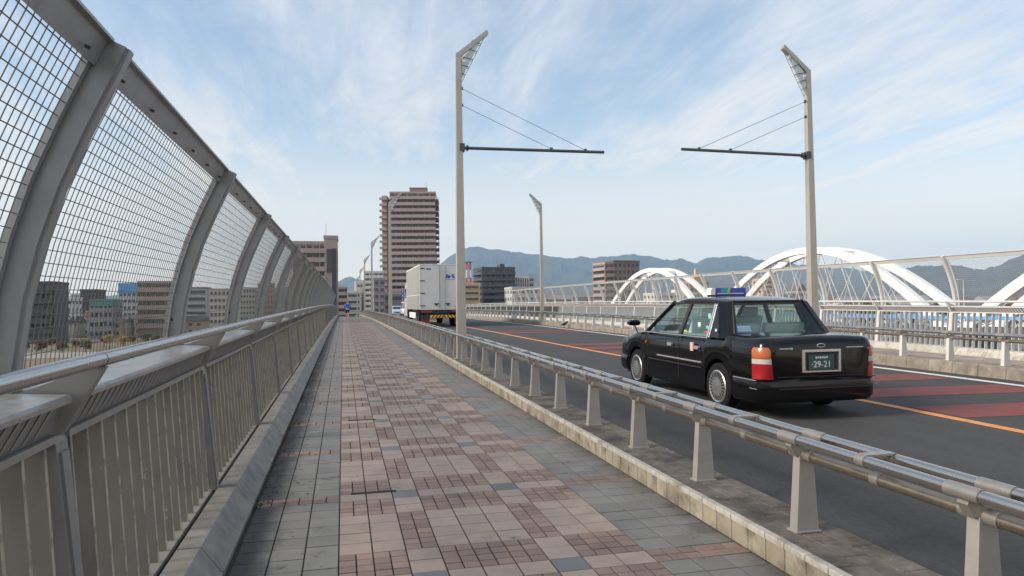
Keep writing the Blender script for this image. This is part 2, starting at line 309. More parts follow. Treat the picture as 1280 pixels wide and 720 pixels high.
for r in range(-66, 430):
    for c in cols:
        for kd, xa, xb, ya, yb in tile_rects(c, r):
            h = random.uniform(-.0012, .0012); cx, cy = (xa+xb)/2, (ya+yb)/2
            if xb > 2.372: xb = 2.372
            hx, hy = (xb-xa)/2-GAP, (yb-ya)/2-GAP
            if hx < .01: continue
            if cy > 55:                            # far rows: flat-topped boxes without chamfer
                z = prof(cy); rest[kd].add([(xa+GAP, ya+GAP, z), (xb-GAP, ya+GAP, z), (xb-GAP, yb-GAP, z), (xa+GAP, yb-GAP, z)], [(0, 1, 2, 3)]); continue
            if r >= -6 and used[kd] < limits[kd] and xb < 2.371 and cx > -.9:
                used[kd] += 1; key = (kd, round(hx, 3), round(hy, 3))
                if key not in tmesh: tmesh[key] = MB().cbox(-hx, hx, -hy, hy, -.02, 0, .002).mesh('tile', MATK[kd])
                o = deckpart('tile', tmesh[key], walk, cy, cx, h); continue
            z = prof(cy)+h; sy = slope(cy)
            b0 = len(rest[kd].v); rest[kd].cbox(xa+GAP, xb-GAP, ya+GAP, yb-GAP, -.02, 0, .002)
            for i in range(b0, len(rest[kd].v)):
                p = rest[kd].v[i]; rest[kd].v[i] = (p[0], p[1], p[2]+z+sy*(p[1]-cy))
for kd in rest: rest[kd].build('tile', MATK[kd], walk, kind='stuff')
for xa, xb, ya, yb in SL:
    y = (ya+yb)/2; b = MB().box(xa, xb, -.024, .024, -.01, .0035); b.mi = 0
    deckpart('drain_slot', b.mesh('drain_slot', M['black_gap']), walk, y)

# near kerb between sidewalk and road
kerb = strip('kerb', 2.385, 2.85, -.19, .19+.148, M['kerb_top'], kind='structure')
P_ = .185; cap_me = MB().cbox(2.368, 2.420, .003, P_-.003, .126, .158, .004).mesh('kerb_cap', M['kerb_cap'])
face_me = MB().prism_y([(2.374, 0), (2.374, .1225), (2.40, .1225), (2.40, 0)], .003, P_-.003).mesh('kerb_tile', M['kerb_face'])
top_me = [MB().cbox(x0, x1, .004, .366, .13, .1555, .004).mesh('kerb_paver', M['kerb_top']) for x0, x1 in ((2.424, 2.560), (2.564, 2.700), (2.704, 2.846))]
fr, cr, tr_ = MB(), MB(), MB()
def bake(dst, me, y):
    s_ = slope(y); z = prof(y); dst.add([(v.co.x, v.co.y+y, v.co.z+z+s_*v.co.y) for v in me.vertices], [tuple(p.vertices) for p in me.polygons])
for i in range(-30, 600):
    y = 2.42+P_*i
    if y > 113: break
    if 0 <= i < 295: deckpart('kerb_tile', face_me, kerb, y); deckpart('kerb_cap', cap_me, kerb, y)
    else: bake(fr, face_me, y); bake(cr, cap_me, y)
fr.build('kerb_tile', M['kerb_face'], kerb, kind='stuff'); cr.build('kerb_cap', M['kerb_cap'], kerb, kind='stuff')
for i in range(-15, 300):
    for k, me in enumerate(top_me):
        y = 2.42+.37*i+.12*k
        if y > 113: continue
        if 0 <= i < 90: deckpart('kerb_paver', me, kerb, y)
        else: bake(tr_, me, y)
tr_.build('kerb_paver', M['kerb_top'], kerb, kind='stuff')

# far kerb: long concrete blocks
fkerb = strip('far_kerb', 11.39, 11.81, -.19, .19+.20, M['far_kerb'], kind='structure')
fk = MB().prism_y([(11.36, .0), (11.385, .20), (11.40, .222), (11.83, .222), (11.83, 0)], .004, .566).mesh('kerb_block', M['far_kerb'])
for i in range(-24, 195): deckpart('kerb_block', fk, fkerb, 10.242+.57*i)

# ------------------------------------------------------------------ parapet railing and mesh fence (near and mirrored far)
CL = [(-1.205, 1.0), (-1.20, 1.30), (-1.165, 1.55), (-1.115, 1.76), (-1.05, 1.965), (-.965, 2.175), (-.875, 2.375), (-.82, 2.50)]
def offs(pts, d):
    out = []
    for i, p in enumerate(pts):
        a, b = pts[max(i-1, 0)], pts[min(i+1, len(pts)-1)]; tx, tz = b[0]-a[0], b[1]-a[1]; ln = math.hypot(tx, tz); out.append((p[0]+tz/ln*d, p[1]-tx/ln*d))
    return out
def band(b, pts, d0, d1, y0, y1):             # a curved flat bar, d measured towards the road
    A, B_ = offs(pts, d0), offs(pts, d1)
    for i in range(len(pts)-1):
        b.hexa([(A[i][0], y0, A[i][1]), (B_[i][0], y0, B_[i][1]), (B_[i][0], y1, B_[i][1]), (A[i][0], y1, A[i][1]),
                (A[i+1][0], y0, A[i+1][1]), (B_[i+1][0], y0, B_[i+1][1]), (B_[i+1][0], y1, B_[i+1][1]), (A[i+1][0], y1, A[i+1][1])])
def fine(pts, n):
    out = []
    seg = [math.dist(a, b) for a, b in zip(pts, pts[1:])]; tot = sum(seg)
    for k in range(n+1):
        t = tot*k/n; i = 0
        while i < len(seg)-1 and t > seg[i]: t -= seg[i]; i += 1
        u = t/seg[i]; out.append((pts[i][0]+(pts[i+1][0]-pts[i][0])*u, pts[i][1]+(pts[i+1][1]-pts[i][1])*u))
    return out
def side(mirror, y0, p, i0, i1, f0, f1, lab_p, lab_f, nbal):
    def mk(b, name, m, smooth=None):
        if mirror: b.mirror(X0)
        if mirror: m = {'post_paint': M['sunlit_paint'], 'paint': M['sunlit_paint'], 'fence_paint': M['sunlit_paint'], 'wire': M['sunlit_wire'], 'rail': M['sunlit_paint'], 'shelf': M['sunlit_paint']}.get(getattr(m, 'name', ''), m)  # far side swaps to the lighter copies, so sunlight sits in the paint
        if mirror and name == 'baluster': m = [M['sunlit_paint'], M['sunlit_paint']]
        return b.mesh(name, m, smooth)
    par = thing('parapet_railing', lab_p, 'railing'); fen = thing('mesh_fence', lab_f, 'fence')
    post = MB().prism_y([(-.905, .16), (-.992, 1.035), (-1.00, 1.06), (-1.13, 1.06), (-1.13, .16)], -.055, .055)
    post.prism_y([(-.895, .16), (-.978, 1.0), (-.992, 1.0), (-.905, .16)], -.035, .035)
    brk = MB().prism_y([(-.845, 1.298), (-.895, 1.302), (-1.02, 1.25), (-1.12, 1.215), (-1.12, 1.062), (-.985, 1.062), (-.965, 1.09)], -.028, .028)
    hr = MB().tube([(-.865, .004, 1.325), (-.865, p-.004, 1.325)], .0275, 16)
    sh = MB().prism_y([(-.942, 1.178), (-.938, 1.195), (-.95, 1.207), (-1.155, 1.218), (-1.155, 1.205), (-.955, 1.190)], .05, p-.05)
    sf = MB().prism_y([(-.962, 1.176), (-1.003, 1.068), (-1.05, 1.068), (-1.05, 1.176)], .06, p-.06)
    lv = MB(); nl = 30
    for k in range(nl):
        ya = .10+(p-.25)*k/nl; lv.hexa([(-1.0, ya, 1.075), (-.997, ya, 1.080), (-.997, ya+.022, 1.080), (-1.0, ya+.022, 1.075), (-.964, ya+.05, 1.166), (-.961, ya+.05, 1.170), (-.961, ya+.072, 1.170), (-.964, ya+.072, 1.166)])
    lip = MB().box(-1.06, -.985, .06, p-.06, 1.040, 1.066)
    bal = MB().hexa([(-1.025, -.006, .172), (-.945, -.006, .172), (-.945, .006, .172), (-1.025, .006, .172), (-1.085, -.006, 1.04), (-1.005, -.006, 1.04), (-1.005, .006, 1.04), (-1.085, .006, 1.04)])
    bot = MB().box(-1.05, -.925, .06, p-.06, .150, .174)
    kb = MB().prism_y([(-.655, .0), (-.655, .030), (-.668, .036), (-.765, .168), (-.775, .175), (-.895, .175), (-.895, 0)], .005, p/2-.005)
    pm = mk(post, 'post', M['post_paint']); bm_ = mk(brk, 'bracket', M['post_paint']); hm = mk(hr, 'handrail', M['rail'], 40); sm = mk(sh, 'shelf', M['shelf']); fm = mk(sf, 'shelf_face', M['louvre'])
    lm = mk(lv, 'louvre', M['paint']); lpm = mk(lip, 'lower_rail', M['paint']); bal.mi = 1; bal.hexa([(-.945, -.0062, .172), (-.941, -.0062, .172), (-.941, .0062, .172), (-.945, .0062, .172), (-1.005, -.0062, 1.04), (-1.001, -.0062, 1.04), (-1.001, .0062, 1.04), (-1.005, .0062, 1.04)]); bam = mk(bal, 'baluster', [M['baluster'], M['worn_edge']]); bom = mk(bot, 'base_rail', M['paint']); km = mk(kb, 'kerb_block', M['kerb_dark'] if not mirror else M['kerb_cap'])
    fp = MB(); band(fp, CL, -.055, .045, -.042, .042); band(fp, CL, .045, .057, -.024, .024); band(fp, CL, -.068, -.055, -.052, .052)
    fpm = mk(fp, 'post', M['fence_paint'])
    tp = MB(); band(tp, [(-.868, 2.395), (-.822, 2.492)], -.03, -.016, .045, p-.045); tp.box(-.90, -.815, .045, p-.045, 2.493, 2.505); tpm = mk(tp, 'top_rail', M['fence_paint'])
    gk = MB(); band(gk, CL, -.054, -.038, -.0465, -.042); gkm = mk(gk, 'gap_shade', M['black_gap'])  # black strip drawn for the shaded gap between post and mesh frame
    frms = []
    for a_ in (.046, p-.078):
        fr_ = MB(); band(fr_, CL, -.050, -.030, a_, a_+.032); frms.append(mk(fr_, 'mesh_frame', M['fence_paint']))
    wi = MB(); nv = round((p-.16)/.05); W = fine(CL, 12); Wf = fine(CL, 29)
    for k in range(1, nv):
        yy = .078+(p-.156)*k/nv; wi.tube([(q[0]-.036, yy, q[1]) for q in W], .0021, 4, False)
    for k in range(1, 29): wi.tube([(Wf[k][0]-.0405, .06, Wf[k][1]), (Wf[k][0]-.0405, p-.06, Wf[k][1])], .0023, 4, False)
    wim = mk(wi, 'wire_mesh', M['wire'], 60)
    bo1 = mk(MB().tube([(0, -.062, 0), (0, -.042, 0)], .012, 6), 'bolt', M['bolt']); bo2 = mk(MB().tube([(-.865, 0, 2.425), (-.848, 0, 2.4165)], .0065, 6), 'bolt', M['bolt'])
    base = strip('base', *((-1.42, -.90) if not mirror else (X0+.90, X0+1.42)), -.19, .19+.145, M['concrete'], par)
    gap = strip('drain_gap', *((-.922, -.898) if not mirror else (X0+.898, X0+.922)), 0, .152, M['black_gap'], par)
    nb = 0; extra = MB()
    order = sorted(range(i0, i1), key=lambda i: abs(i*p+y0-(4 if not mirror else 14)))
    for i in order:
        y = y0+p*i
        deckpart('post', pm, par, y); deckpart('bracket', bm_, par, y)
        for nm, me in (('handrail', hm), ('shelf', sm), ('shelf_face', fm), ('louvre', lm), ('lower_rail', lpm), ('base_rail', bom), ('kerb_block', km)): deckpart(nm, me, par, y)
        deckpart('kerb_block', km, par, y+p/2)
        for k in range(nbal):
            yy = y+.12+(p-.24)*k/(nbal-1)
            if nb < 300: nb += 1; deckpart('baluster', bam, par, yy)
            else: bake(extra, bam, yy)
    extra.build('baluster', M['baluster'], par, kind='stuff')
    for i in range(f0, f1):
        y = y0+p*i
        deckpart('post', fpm, fen, y+.05); deckpart('gap_shade', gkm, fen, y+.05) if y < 40 else None; [link('bolt', bo1, fen, (((q[0]-.01) if not mirror else -(q[0]-.01)), y+.05, prof(y)+q[1]+.1)) for q in (CL[1], CL[3], CL[5])] if y < 30 else None
        if i < f1-1:
            if y < 13 and not mirror: [deckpart('bolt', bo2, fen, y+.05+.2+(p-.4)*k/5) for k in range(6)]
            for nm, me in (('top_rail', tpm), ('mesh_frame', frms[0]), ('mesh_frame', frms[1]), ('wire_mesh', wim)): deckpart(nm, me, fen, y+.05)
    return par, fen
side(False, 2.9, 2.70, -6, 41, -6, 31, 'grey steel parapet railing with slatted panels and round handrail along the tiled sidewalk', 'tall grey wire mesh fence curving inward above the parapet of the tiled sidewalk', 15)
side(True, 15.20, 2.55, -8, 42, -8, 20, 'steel parapet railing in sunlight-lightened paint with upright bars on the far side of the road', 'curved wire mesh fence above the parapet on the far side of the road', 14)

# ------------------------------------------------------------------ guardrails
def guard(mirror, y0, i0, i1, label, zk):
    p = 1.2; dz = zk-.157
    def mk(b, name, m, smooth=None):
        if mirror: b.mirror(X0)
        if mirror and name == 'post': m = M['sunlit_paint']  # far posts take the colour lightened for sunlight
        if dz: b.v = [(x, y, z+dz) for x, y, z in b.v]
        return b.mesh(name, m, smooth)
    g = thing('guardrail', label, 'guardrail')
    post = MB().hexa([(2.548, -.036, .157), (2.692, -.036, .157), (2.692, .036, .157), (2.548, .036, .157), (2.576, -.031, .60), (2.664, -.031, .60), (2.664, .031, .60), (2.576, .031, .60)])
    post.box(2.535, 2.705, -.048, .048, .1555, .1625)
    pm = mk(post, 'post', M['post_steel'])
    br = MB().prism_y([(2.555, .598), (2.685, .598), (2.72, .655), (2.715, .675), (2.66, .655), (2.62, .640), (2.58, .655), (2.525, .675), (2.52, .655)], -.028, .028)
    brm = mk(br, 'bracket', M['steel_dull'])
    UP = ((2.535, .700), (2.705, .700)); LO = (2.62, .600)
    sl = MB(); 
    for x, z in UP: sl.tube([(x, -.085, z), (x, .085, z)], .0335, 16)
    sl.box(UP[0][0], UP[1][0], -.028, .028, .672, .684); slm = mk(sl, 'sleeve', M['steel_dull'], 40)
    s2 = MB().tube([(LO[0], -.095, LO[1]), (LO[0], .095, LO[1])], .0350, 16); s2m = mk(s2, 'sleeve', M['steel_dull'], 40)
    t1 = [mk(MB().tube([(x, .0, z), (x, p, z)], .0295, 16), 'tube', M['steel'], 40) for x, z in UP]
    t2 = mk(MB().tube([(LO[0], 0, LO[1]), (LO[0], p, LO[1])], .031, 16), 'tube', M['steel_brown'], 40)
    c1 = MB()
    for x, z in UP: c1.tube([(x, -.03, z), (x, .03, z)], .0325, 16)
    c1.box(UP[0][0], UP[1][0], -.03, .03, .722, .733); c1m = mk(c1, 'clamp', M['steel_dull'], 40)
    c2 = MB().tube([(LO[0], -.028, LO[1]), (LO[0], .028, LO[1])], .0345, 16); c2m = mk(c2, 'clamp', M['steel_dull'], 40)
    for i in range(i0, i1):
        y = y0+p*i
        deckpart('post', pm, g, y); deckpart('bracket', brm, g, y); deckpart('sleeve', slm, g, y); deckpart('sleeve', s2m, g, y)
        for me in (*t1, t2): deckpart('tube', me, g, y)
        deckpart('clamp', c1m, g, y+p/2); deckpart('clamp', c2m, g, y+p/2)
guard(False, 3.70, -9, 91, 'stainless tube guardrail on low tiled kerb between sidewalk and road', .157)
guard(True, 10.43, -7, 88, 'tube guardrail with sunlight-lightened posts on concrete kerb at the far edge of the road', .222)

# ------------------------------------------------------------------ street lamps
def lamp(x, y, sgn, zk, arm, label):
    t = thing('street_lamp', label, 'street lamp', (x, y, prof(y)+zk), group='street lamps along the bridge')
    h = 7.02
    b = MB(); b.hexa([(-.105, -.105, 0), (.105, -.105, 0), (.105, .105, 0), (-.105, .105, 0), (-.062, -.062, h), (.062, -.062, h), (.062, .062, h), (-.062, .062, h)])
    b.box(-.16, .16, -.16, .16, -.004, .02); b.build('pole', M['pole'], t)
    tip = (sgn*.68, h+.60)
    b = MB(); b.prism_y([(-sgn*.062, h-.02), (sgn*.062, h-.06), (tip[0]+sgn*.03, tip[1]-.10), (tip[0], tip[1])], -.065, .065); b.build('lamp_arm', M['pole'], t)
    A = (sgn*.06, h-.68); B_ = (tip[0]-sgn*.06, tip[1]-.17)
    fr = MB()
    for yy in (-.055, .055): fr.tube([(A[0], yy, A[1]), (B_[0], yy, B_[1])], .006, 6)
    for k in range(1, 6):
        u = k/6; px_, pz = A[0]+(B_[0]-A[0])*u, A[1]+(B_[1]-A[1])*u
        fr.tube([(px_, -.055, pz), (px_, .055, pz)], .008, 6)
        for yy in (-.05, .05): fr.tube([(px_, yy, pz), (sgn*.05 if u < .55 else sgn*(.06+(u-.55)*.9), yy, pz+.05 if u < .55 else pz+.09)], .008, 6)
    fr.build('lamp_frame', M['bolt'], t, 40)
    gl = MB().prism_y([(sgn*.075, h-.58), (sgn*.075, h-.12), (B_[0]-sgn*.05, B_[1]-.01)], -.045, .045); gl.build('lamp_shade', M['lamp_glass'], t)
    MB().lathe_x([(-.05, .02), (-.03, .06), (.05, .06), (.08, .02)], sgn*.12, 0, h-.18, 12).build('bulb', M['white'], t, 50)
    if arm:
        za = 4.84
        b = MB().tube([(sgn*.09, 0, za), (sgn*3.53, 0, za+.03)], .037, 10); b.build('crossarm', M['arm_dark'], t, 40)
        b = MB(); b.box(min(0, sgn*.12), max(0, sgn*.12), -.09, .09, za-.09, za+.09); b.tube([(sgn*.17, 0, za), (sgn*.21, 0, za)], .07, 10); b.build('crossarm_clamp', M['bolt'], t)
        for zt, xe in ((6.22, 3.06), (5.83, 2.21)):
            MB().tube([(sgn*.07, 0, zt), (sgn*xe, 0, za+.06)], .006, 6).build('stay_cable', M['cable'], t)
            MB().box(sgn*xe-.03, sgn*xe+.03, -.02, .02, za+.02, za+.09).build('cable_lug', M['bolt'], t)
            MB().box(min(sgn*.05, sgn*.10), max(sgn*.05, sgn*.10), -.03, .03, zt-.03, zt+.03).build('cable_lug', M['bolt'], t)
ORD = ['tall street lamp with stayed crossarm on the kerb beside the tiled sidewalk', 'second street lamp along the sidewalk kerb, standing before the tall balconied tower', 'third street lamp along the sidewalk kerb, beyond the truck', 'fourth street lamp along the sidewalk kerb, further down the bridge', 'fifth street lamp along the sidewalk kerb, near the crest of the bridge', 'sixth street lamp along the sidewalk kerb, past the crest']
for k, y in enumerate((16.1, 41, 67.5, 91, 115, 139)): lamp(2.62, y, 1, .158, k == 0, ORD[k])
lamp(11.52, 15.7, -1, .222, True, 'tall street lamp with stayed crossarm on the far kerb beyond the black taxi')
lamp(11.52, 40.8, -1, .222, False, 'street lamp without crossarm on the far kerb beside the dark apartment block')
# ------------------------------------------------------------------ vehicles
def wheel(parent, x, y, r, wdt, sgn, cap, n=28, fins=24):
    t = link('wheel', MB().lathe_x([(-wdt/2, r*.70), (-wdt/2, r*.93), (-wdt*.36, r), (wdt*.36, r), (wdt/2, r*.93), (wdt/2, r*.70)], 0, 0, 0, n).mesh('wheel', M['rubber'], 40), parent, (x, y, r))
    d = MB().lathe_x([(0, r*.72), (sgn*.012, r*.72), (sgn*.022, r*.67), (sgn*.016, r*.63), (sgn*.030, r*.22), (sgn*.035, r*.10), (sgn*.035, .001)], sgn*wdt*.42, 0, 0, n).build('rim', cap, t, 40)
    if fins:
        b = MB()
        for k in range(fins):
            q = 2*math.pi*k/fins; c, s_ = math.cos(q), math.sin(q); q2 = q+.12; c2, s2 = math.cos(q2), math.sin(q2); xo = sgn*(wdt*.42+.012)
            b.hexa([(xo, c*r*.40, s_*r*.40), (xo, c2*r*.40, s2*r*.40), (xo, c2*r*.61, s2*r*.61), (xo, c*r*.61, s_*r*.61), (xo+sgn*.014, c*r*.41, s_*r*.41), (xo+sgn*.014, c2*r*.41, s2*r*.41), (xo+sgn*.010, c2*r*.60, s2*r*.60), (xo+sgn*.010, c*r*.60, s_*r*.60)])
        b.build('wheel_fins', M['trim_black'] if fins else cap, t)
    return t
def interp(P, y):
    for (a, va), (b, vb) in zip(P, P[1:]):
        if y <= b: return va+(vb-va)*(y-a)/(b-a) if b > a else vb
    return P[-1][1]
def car_shell(ys, W, ZT, ZB, arches, Ra):
    v = []; f = []; xs = [(0, 0, 0), (.80, 0, 0), (.955, 0, .02), (.982, .07, 0), (.998, .28, 0), (1.0, .50, 0), (.997, .68, 0), (.985, .80, 0), (.965, .885, 0), (.935, .945, 0), (.89, .983, 0), (.82, 1.0, 0), (.5, 1.0, .016), (0, 1.0, .024)]
    ring = xs + [(-a, t, d) for a, t, d in xs[-2:0:-1]]; n = len(ring)
    for y in ys:
        w_, zt, zb = interp(W, y), interp(ZT, y), interp(ZB, y)
        za = zb
        for c in arches:
            if abs(y-c) < Ra: za = max(za, .31+math.sqrt(Ra*Ra-(y-c)**2))
        for a, t, d in ring: v.append((a*w_, y, za+(zt-za)*t+d))
    for i in range(len(ys)-1):
        for k in range(n): f.append((i*n+k, i*n+(k+1) % n, (i+1)*n+(k+1) % n, (i+1)*n+k))
    f += [tuple(range(n)), tuple((len(ys)-1)*n+k for k in range(n-1, -1, -1))]
    return v, f
def stations(a, b, arches, Ra, extra=()):
    s_ = set(round(a+(b-a)*i/46, 4) for i in range(47)) | set(extra)
    for c in arches:
        for k in range(25): s_.add(round(c-Ra*math.cos(math.pi*k/24), 4))
    return sorted(s_)
def slab(b, quad, th):                         # a thin solid from four points
    p = [Vector(q) for q in quad]; n = (p[1]-p[0]).cross(p[3]-p[0]).normalized()*th; b.hexa([*p, *[q+n for q in p]])

def taxi():
    TX, TY = 5.725, 7.62
    t = thing('taxi', 'black taxi sedan with blue roof sign driving along the bridge road', 'taxi', (TX, TY, prof(TY)+.002), (math.atan(slope(9.5)), 0, 0))
    AR = (1.09, 3.79); Ra = .355
    Wd = [(.06, .66), (.066, .70), (.08, .742), (.105, .776), (.14, .803), (.19, .825), (.26, .839), (.36, .846), (3.9, .846), (4.3, .83), (4.55, .79), (4.66, .74)]
    ZT = [(.06, .905), (.07, .935), (.085, .96), (.11, .983), (.15, 1.0), (.2, 1.008), (.88, 1.02), (.94, .955), (3.36, .955), (3.42, .965), (3.8, .93), (4.4, .845), (4.58, .79), (4.66, .70)]
    ZB = [(.06, .30), (.3, .24), (.8, .20), (4.1, .20), (4.66, .26)]
    v, f = car_shell(stations(.06, 4.66, AR, Ra, (.066, .07, .08, .085, .095, .105, .11, .14, .15, .19, .2, .26, .80, .86, 3.36, 3.42)), Wd, ZT, ZB, AR, Ra)
    body = MB().add(v, f).build('body', M['car_black'], t, 32)
    # bumpers
    def bumper(y0, y1, z0, z1, nm):
        d = 1 if y1 > y0 else -1; b = MB(); hw = .852
        Ph = [(hw, y1), (hw, y0+d*.30), (hw-.012, y0+d*.21), (hw-.04, y0+d*.135), (hw-.085, y0+d*.08), (hw-.15, y0+d*.042), (hw-.25, y0+d*.018), (.3, y0)]; P = [(-x, y) for x, y in Ph]+Ph[::-1]
        n = len(P); vs = []
        for k, (z, s_) in enumerate(((z0, .06), (z0+.05, .012), (z1-.10, .0), (z1-.03, .012), (z1, .05))):
            for x, y in P: vs.append((x*(1-s_*.5), y+d*s_, z))
        fs = []
        for k in range(4):
            for i in range(n): fs.append((k*n+i, k*n+(i+1) % n, (k+1)*n+(i+1) % n, (k+1)*n+i))
        fs += [tuple(range(n)), tuple(4*n+i for i in range(n-1, -1, -1))]
        return b.add(vs, fs).build(nm, M['car_black'], t, 35)
    rb = bumper(0, .66, .215, .505, 'rear_bumper'); bumper(4.695, 4.2, .25, .50, 'front_bumper')
    for s_ in (-1, 1):
        MB().box(s_*.852-.006, s_*.852+.006, .14, .66, .487, .499).build('bumper_trim', M['chrome'], rb)
        MB().box(s_*.852-.004, s_*.852+.005, .12, .28, .385, .394).build('bumper_trim', M['chrome'], rb)
    MB().box(-.62, .62, -.006, .01, .386, .398).build('bumper_trim', M['trim_black'], rb)
    # roof, pillars, glass
    HB, HT, ZBt, ZR = .80, .60, .958, 1.435
    rs = [(1.15, 1.446, .555), (1.30, 1.475, .585), (1.5, 1.497, .60), (1.9, 1.512, .605), (2.3, 1.508, .605), (2.55, 1.485, .60), (2.72, 1.450, .58)]
    v = []; f = []; ring = [(-1.045, -.055), (-1.03, -.025), (-.96, -.008), (-.8, .0), (-.45, .011), (0, .016), (.45, .011), (.8, .0), (.96, -.008), (1.03, -.025), (1.045, -.055), (.9, -.05), (-.9, -.05)]
    for y, z, hw in rs: v += [(a*hw, y, z+d) for a, d in ring]
    n = len(ring)
    for i in range(len(rs)-1): f += [(i*n+k, i*n+(k+1) % n, (i+1)*n+(k+1) % n, (i+1)*n+k) for k in range(n)]
    f += [tuple(range(n)), tuple((len(rs)-1)*n+k for k in range(n-1, -1, -1))]
    MB().add(v, f).build('roof', M['car_black'], t, 40)
    for s_ in (-1, 1):
        def P(y, z, inset=0):                  # a point on the side of the glasshouse
            u = (z-ZBt)/(ZR-ZBt); return (s_*((HB+(HT+.02-HB)*u)-inset), y, z)
        b = MB(); slab(b, [P(.88, ZBt), P(1.40, ZBt), P(1.46, ZR), P(1.17, ZR+.01)], -.03*s_)
        # rear corner that turns round to the back glass
        b.hexa([P(.885, ZBt), P(1.10, ZBt), (s_*.665, 1.05, ZBt), (s_*.665, .86, ZBt+.05), P(1.175, ZR+.01), P(1.40, ZR), (s_*.53, 1.36, ZR), (s_*.53, 1.15, ZR+.02)])
        b.build('rear_pillar', M['car_black'], t, 30)
        b = MB(); slab(b, [P(2.20, ZBt, -.002), P(2.29, ZBt, -.002), P(2.24, ZR, -.002), P(2.16, ZR, -.002)], -.03*s_); b.build('door_pillar', M['trim_black'], t)
        b = MB(); b.tube([P(3.42, ZBt, .01), P(3.1, ZBt+.235, .01), P(2.74, ZR, 0)], .032, 8); b.build('front_pillar', M['car_black'], t, 40)
        for ya, yb, yc, yd in ((1.40, 2.20, 2.16, 1.46), (2.29, 3.36, 2.78, 2.24)):
            b = MB(); slab(b, [P(ya, ZBt, .012), P(yb, ZBt, .012), P(yc, ZR-.015, .012), P(yd, ZR-.015, .012)], -.006*s_); b.build('side_window', M['car_glass'], t)
        b = MB(); b.tube([P(1.385, ZBt-.012, -.006), P(3.40, ZBt-.012, -.006)], .011, 6); b.build('belt_trim', M['chrome'], t)
        b = MB(); b.tube([P(1.40, ZBt, -.006), P(1.455, ZR-.02, -.006)], .013, 6); b.build('window_trim', M['chrome'], t)
        b = MB(); b.tube([P(1.455, ZR-.018, -.004), P(2.76, ZR-.018, -.004), P(3.40, ZBt+.01, -.004)], .012, 6); b.build('window_trim', M['trim_black'], t)
        for ya, yb, z in ((1.50, 2.95, .60), (1.50, 3.30, .525)):
            MB().box(s_*.846-.004, s_*.846+.012, ya, yb, z-.010, z+.010).build('side_moulding', M['chrome'] if z > .55 else M['trim_black'], t)
        for yc in (1.62, 2.46):
            h = MB().prism_x([(yc-.075, .80), (yc-.06, .775), (yc+.06, .775), (yc+.075, .80), (yc+.06, .825), (yc-.06, .825)], s_*.84, s_*.872).build('door_handle', M['chrome'], t)
        for y in (2.20, 3.30, 1.42): MB().box(s_*.8463-.002, s_*.8463+.0025, y-.004, y+.004, .30, .93).build('door_seam', M['trim_black'], t)
        MB().lathe_x([(0, .022), (s_*.006, .02)], s_*.79, 1.18, 1.06, 16).build('pillar_emblem', M['white'], t)
        MB().lathe_x([(0, .024), (s_*.012, .02)], s_*.845, 3.36, .78, 12).build('side_marker', M['lamp_amber'], t)
        # tail lamps
        lamp_ = None
        for z0, z1, m in ((.505, .69, 'lamp_red'), (.69, .755, 'lamp_clear'), (.755, .895, 'lamp_amber')):
            def xi_(z): return .712-.05*(.935-z)/.43
            zs = [(z0+.002, 0), (z1-.002-(.03 if m == 'lamp_amber' else .0), 0)]+([(z1-.002, .03)] if m == 'lamp_amber' else [])
            vs = []; xo = .846; q = MB()
            for z, r_ in zs: vs += [(s_*x, y, z) for x, y in ((xi_(z)+r_*.5, .056+r_*.4), (.735-r_*.3, .062+r_*.4), (.778-r_*.5, .092+r_*.3), (.812-r_*.6, .138), (.845-r_*.8, .235), (xi_(z)+.02, .235))]
            k6 = 6; q.add(vs, [tuple(range(k6)), tuple((len(zs)-1)*k6+i for i in range(k6-1, -1, -1))]+[(j*k6+i, j*k6+(i+1) % k6, (j+1)*k6+(i+1) % k6, (j+1)*k6+i) for j in range(len(zs)-1) for i in range(k6)])
            tl = q.build('tail_lamp', M[m], t, 50)
            rbn = max(2, int((z1-z0)/.032))
            for k in range(1, rbn):
                z = z0+(z1-z0)*k/rbn
                if z < .85: MB().box(*sorted((s_*(xi_(z)+.012), s_*.728)), .0535, .06, z-.004, z+.004).build('lens_rib', M[m], tl)
        # fender mirror on a stalk
        m_ = MB(); m_.tube([(s_*.76, 3.90, .90), (s_*.80, 3.90, 1.0), (s_*.83, 3.88, 1.05)], .012, 6); mo = m_.build('fender_mirror', M['trim_black'], t, 50)
        hd = MB(); hd.prism_y([(s_*.83-.10, 1.05), (s_*.83-.105, 1.09), (s_*.83-.07, 1.125), (s_*.83+.07, 1.125), (s_*.83+.105, 1.09), (s_*.83+.10, 1.05), (s_*.83+.06, 1.03), (s_*.83-.06, 1.03)], 3.86, 3.95); hd.build('mirror_head', M['car_black'], mo, 50)
        MB().box(s_*.83-.085, s_*.83+.085, 3.852, 3.858, 1.05, 1.11).build('mirror_glass', M['car_glass'], mo)
        MB().box(min(s_*.5, s_*.72), max(s_*.5, s_*.72), 4.60, 4.668, .58, .72).build('headlight', M['lamp_clear'], t)
    b = MB(); slab(b, [(-.68, .885, ZBt+.065), (.68, .885, ZBt+.065), (.545, 1.17, ZR+.012), (-.545, 1.17, ZR+.012)], .006); b.build('rear_window', M['car_glass'], t)
    b = MB(); b.tube([(-.69, .88, ZBt+.06), (.69, .88, ZBt+.06), (.55, 1.168, ZR+.015), (-.55, 1.168, ZR+.015), (-.69, .88, ZBt+.06)], .014, 6); b.build('window_trim', M['trim_black'], t)
    b = MB(); slab(b, [(-.74, 3.38, ZBt+.01), (.74, 3.38, ZBt+.01), (.57, 2.74, ZR+.005), (-.57, 2.74, ZR+.005)], .006); b.build('windscreen', M['car_glass'], t)
    # boot lid seams, plate, badges
    for z in (.53,): MB().box(-.60, .60, .054, .064, z-.004, z+.004).build('boot_seam', M['trim_black'], t)
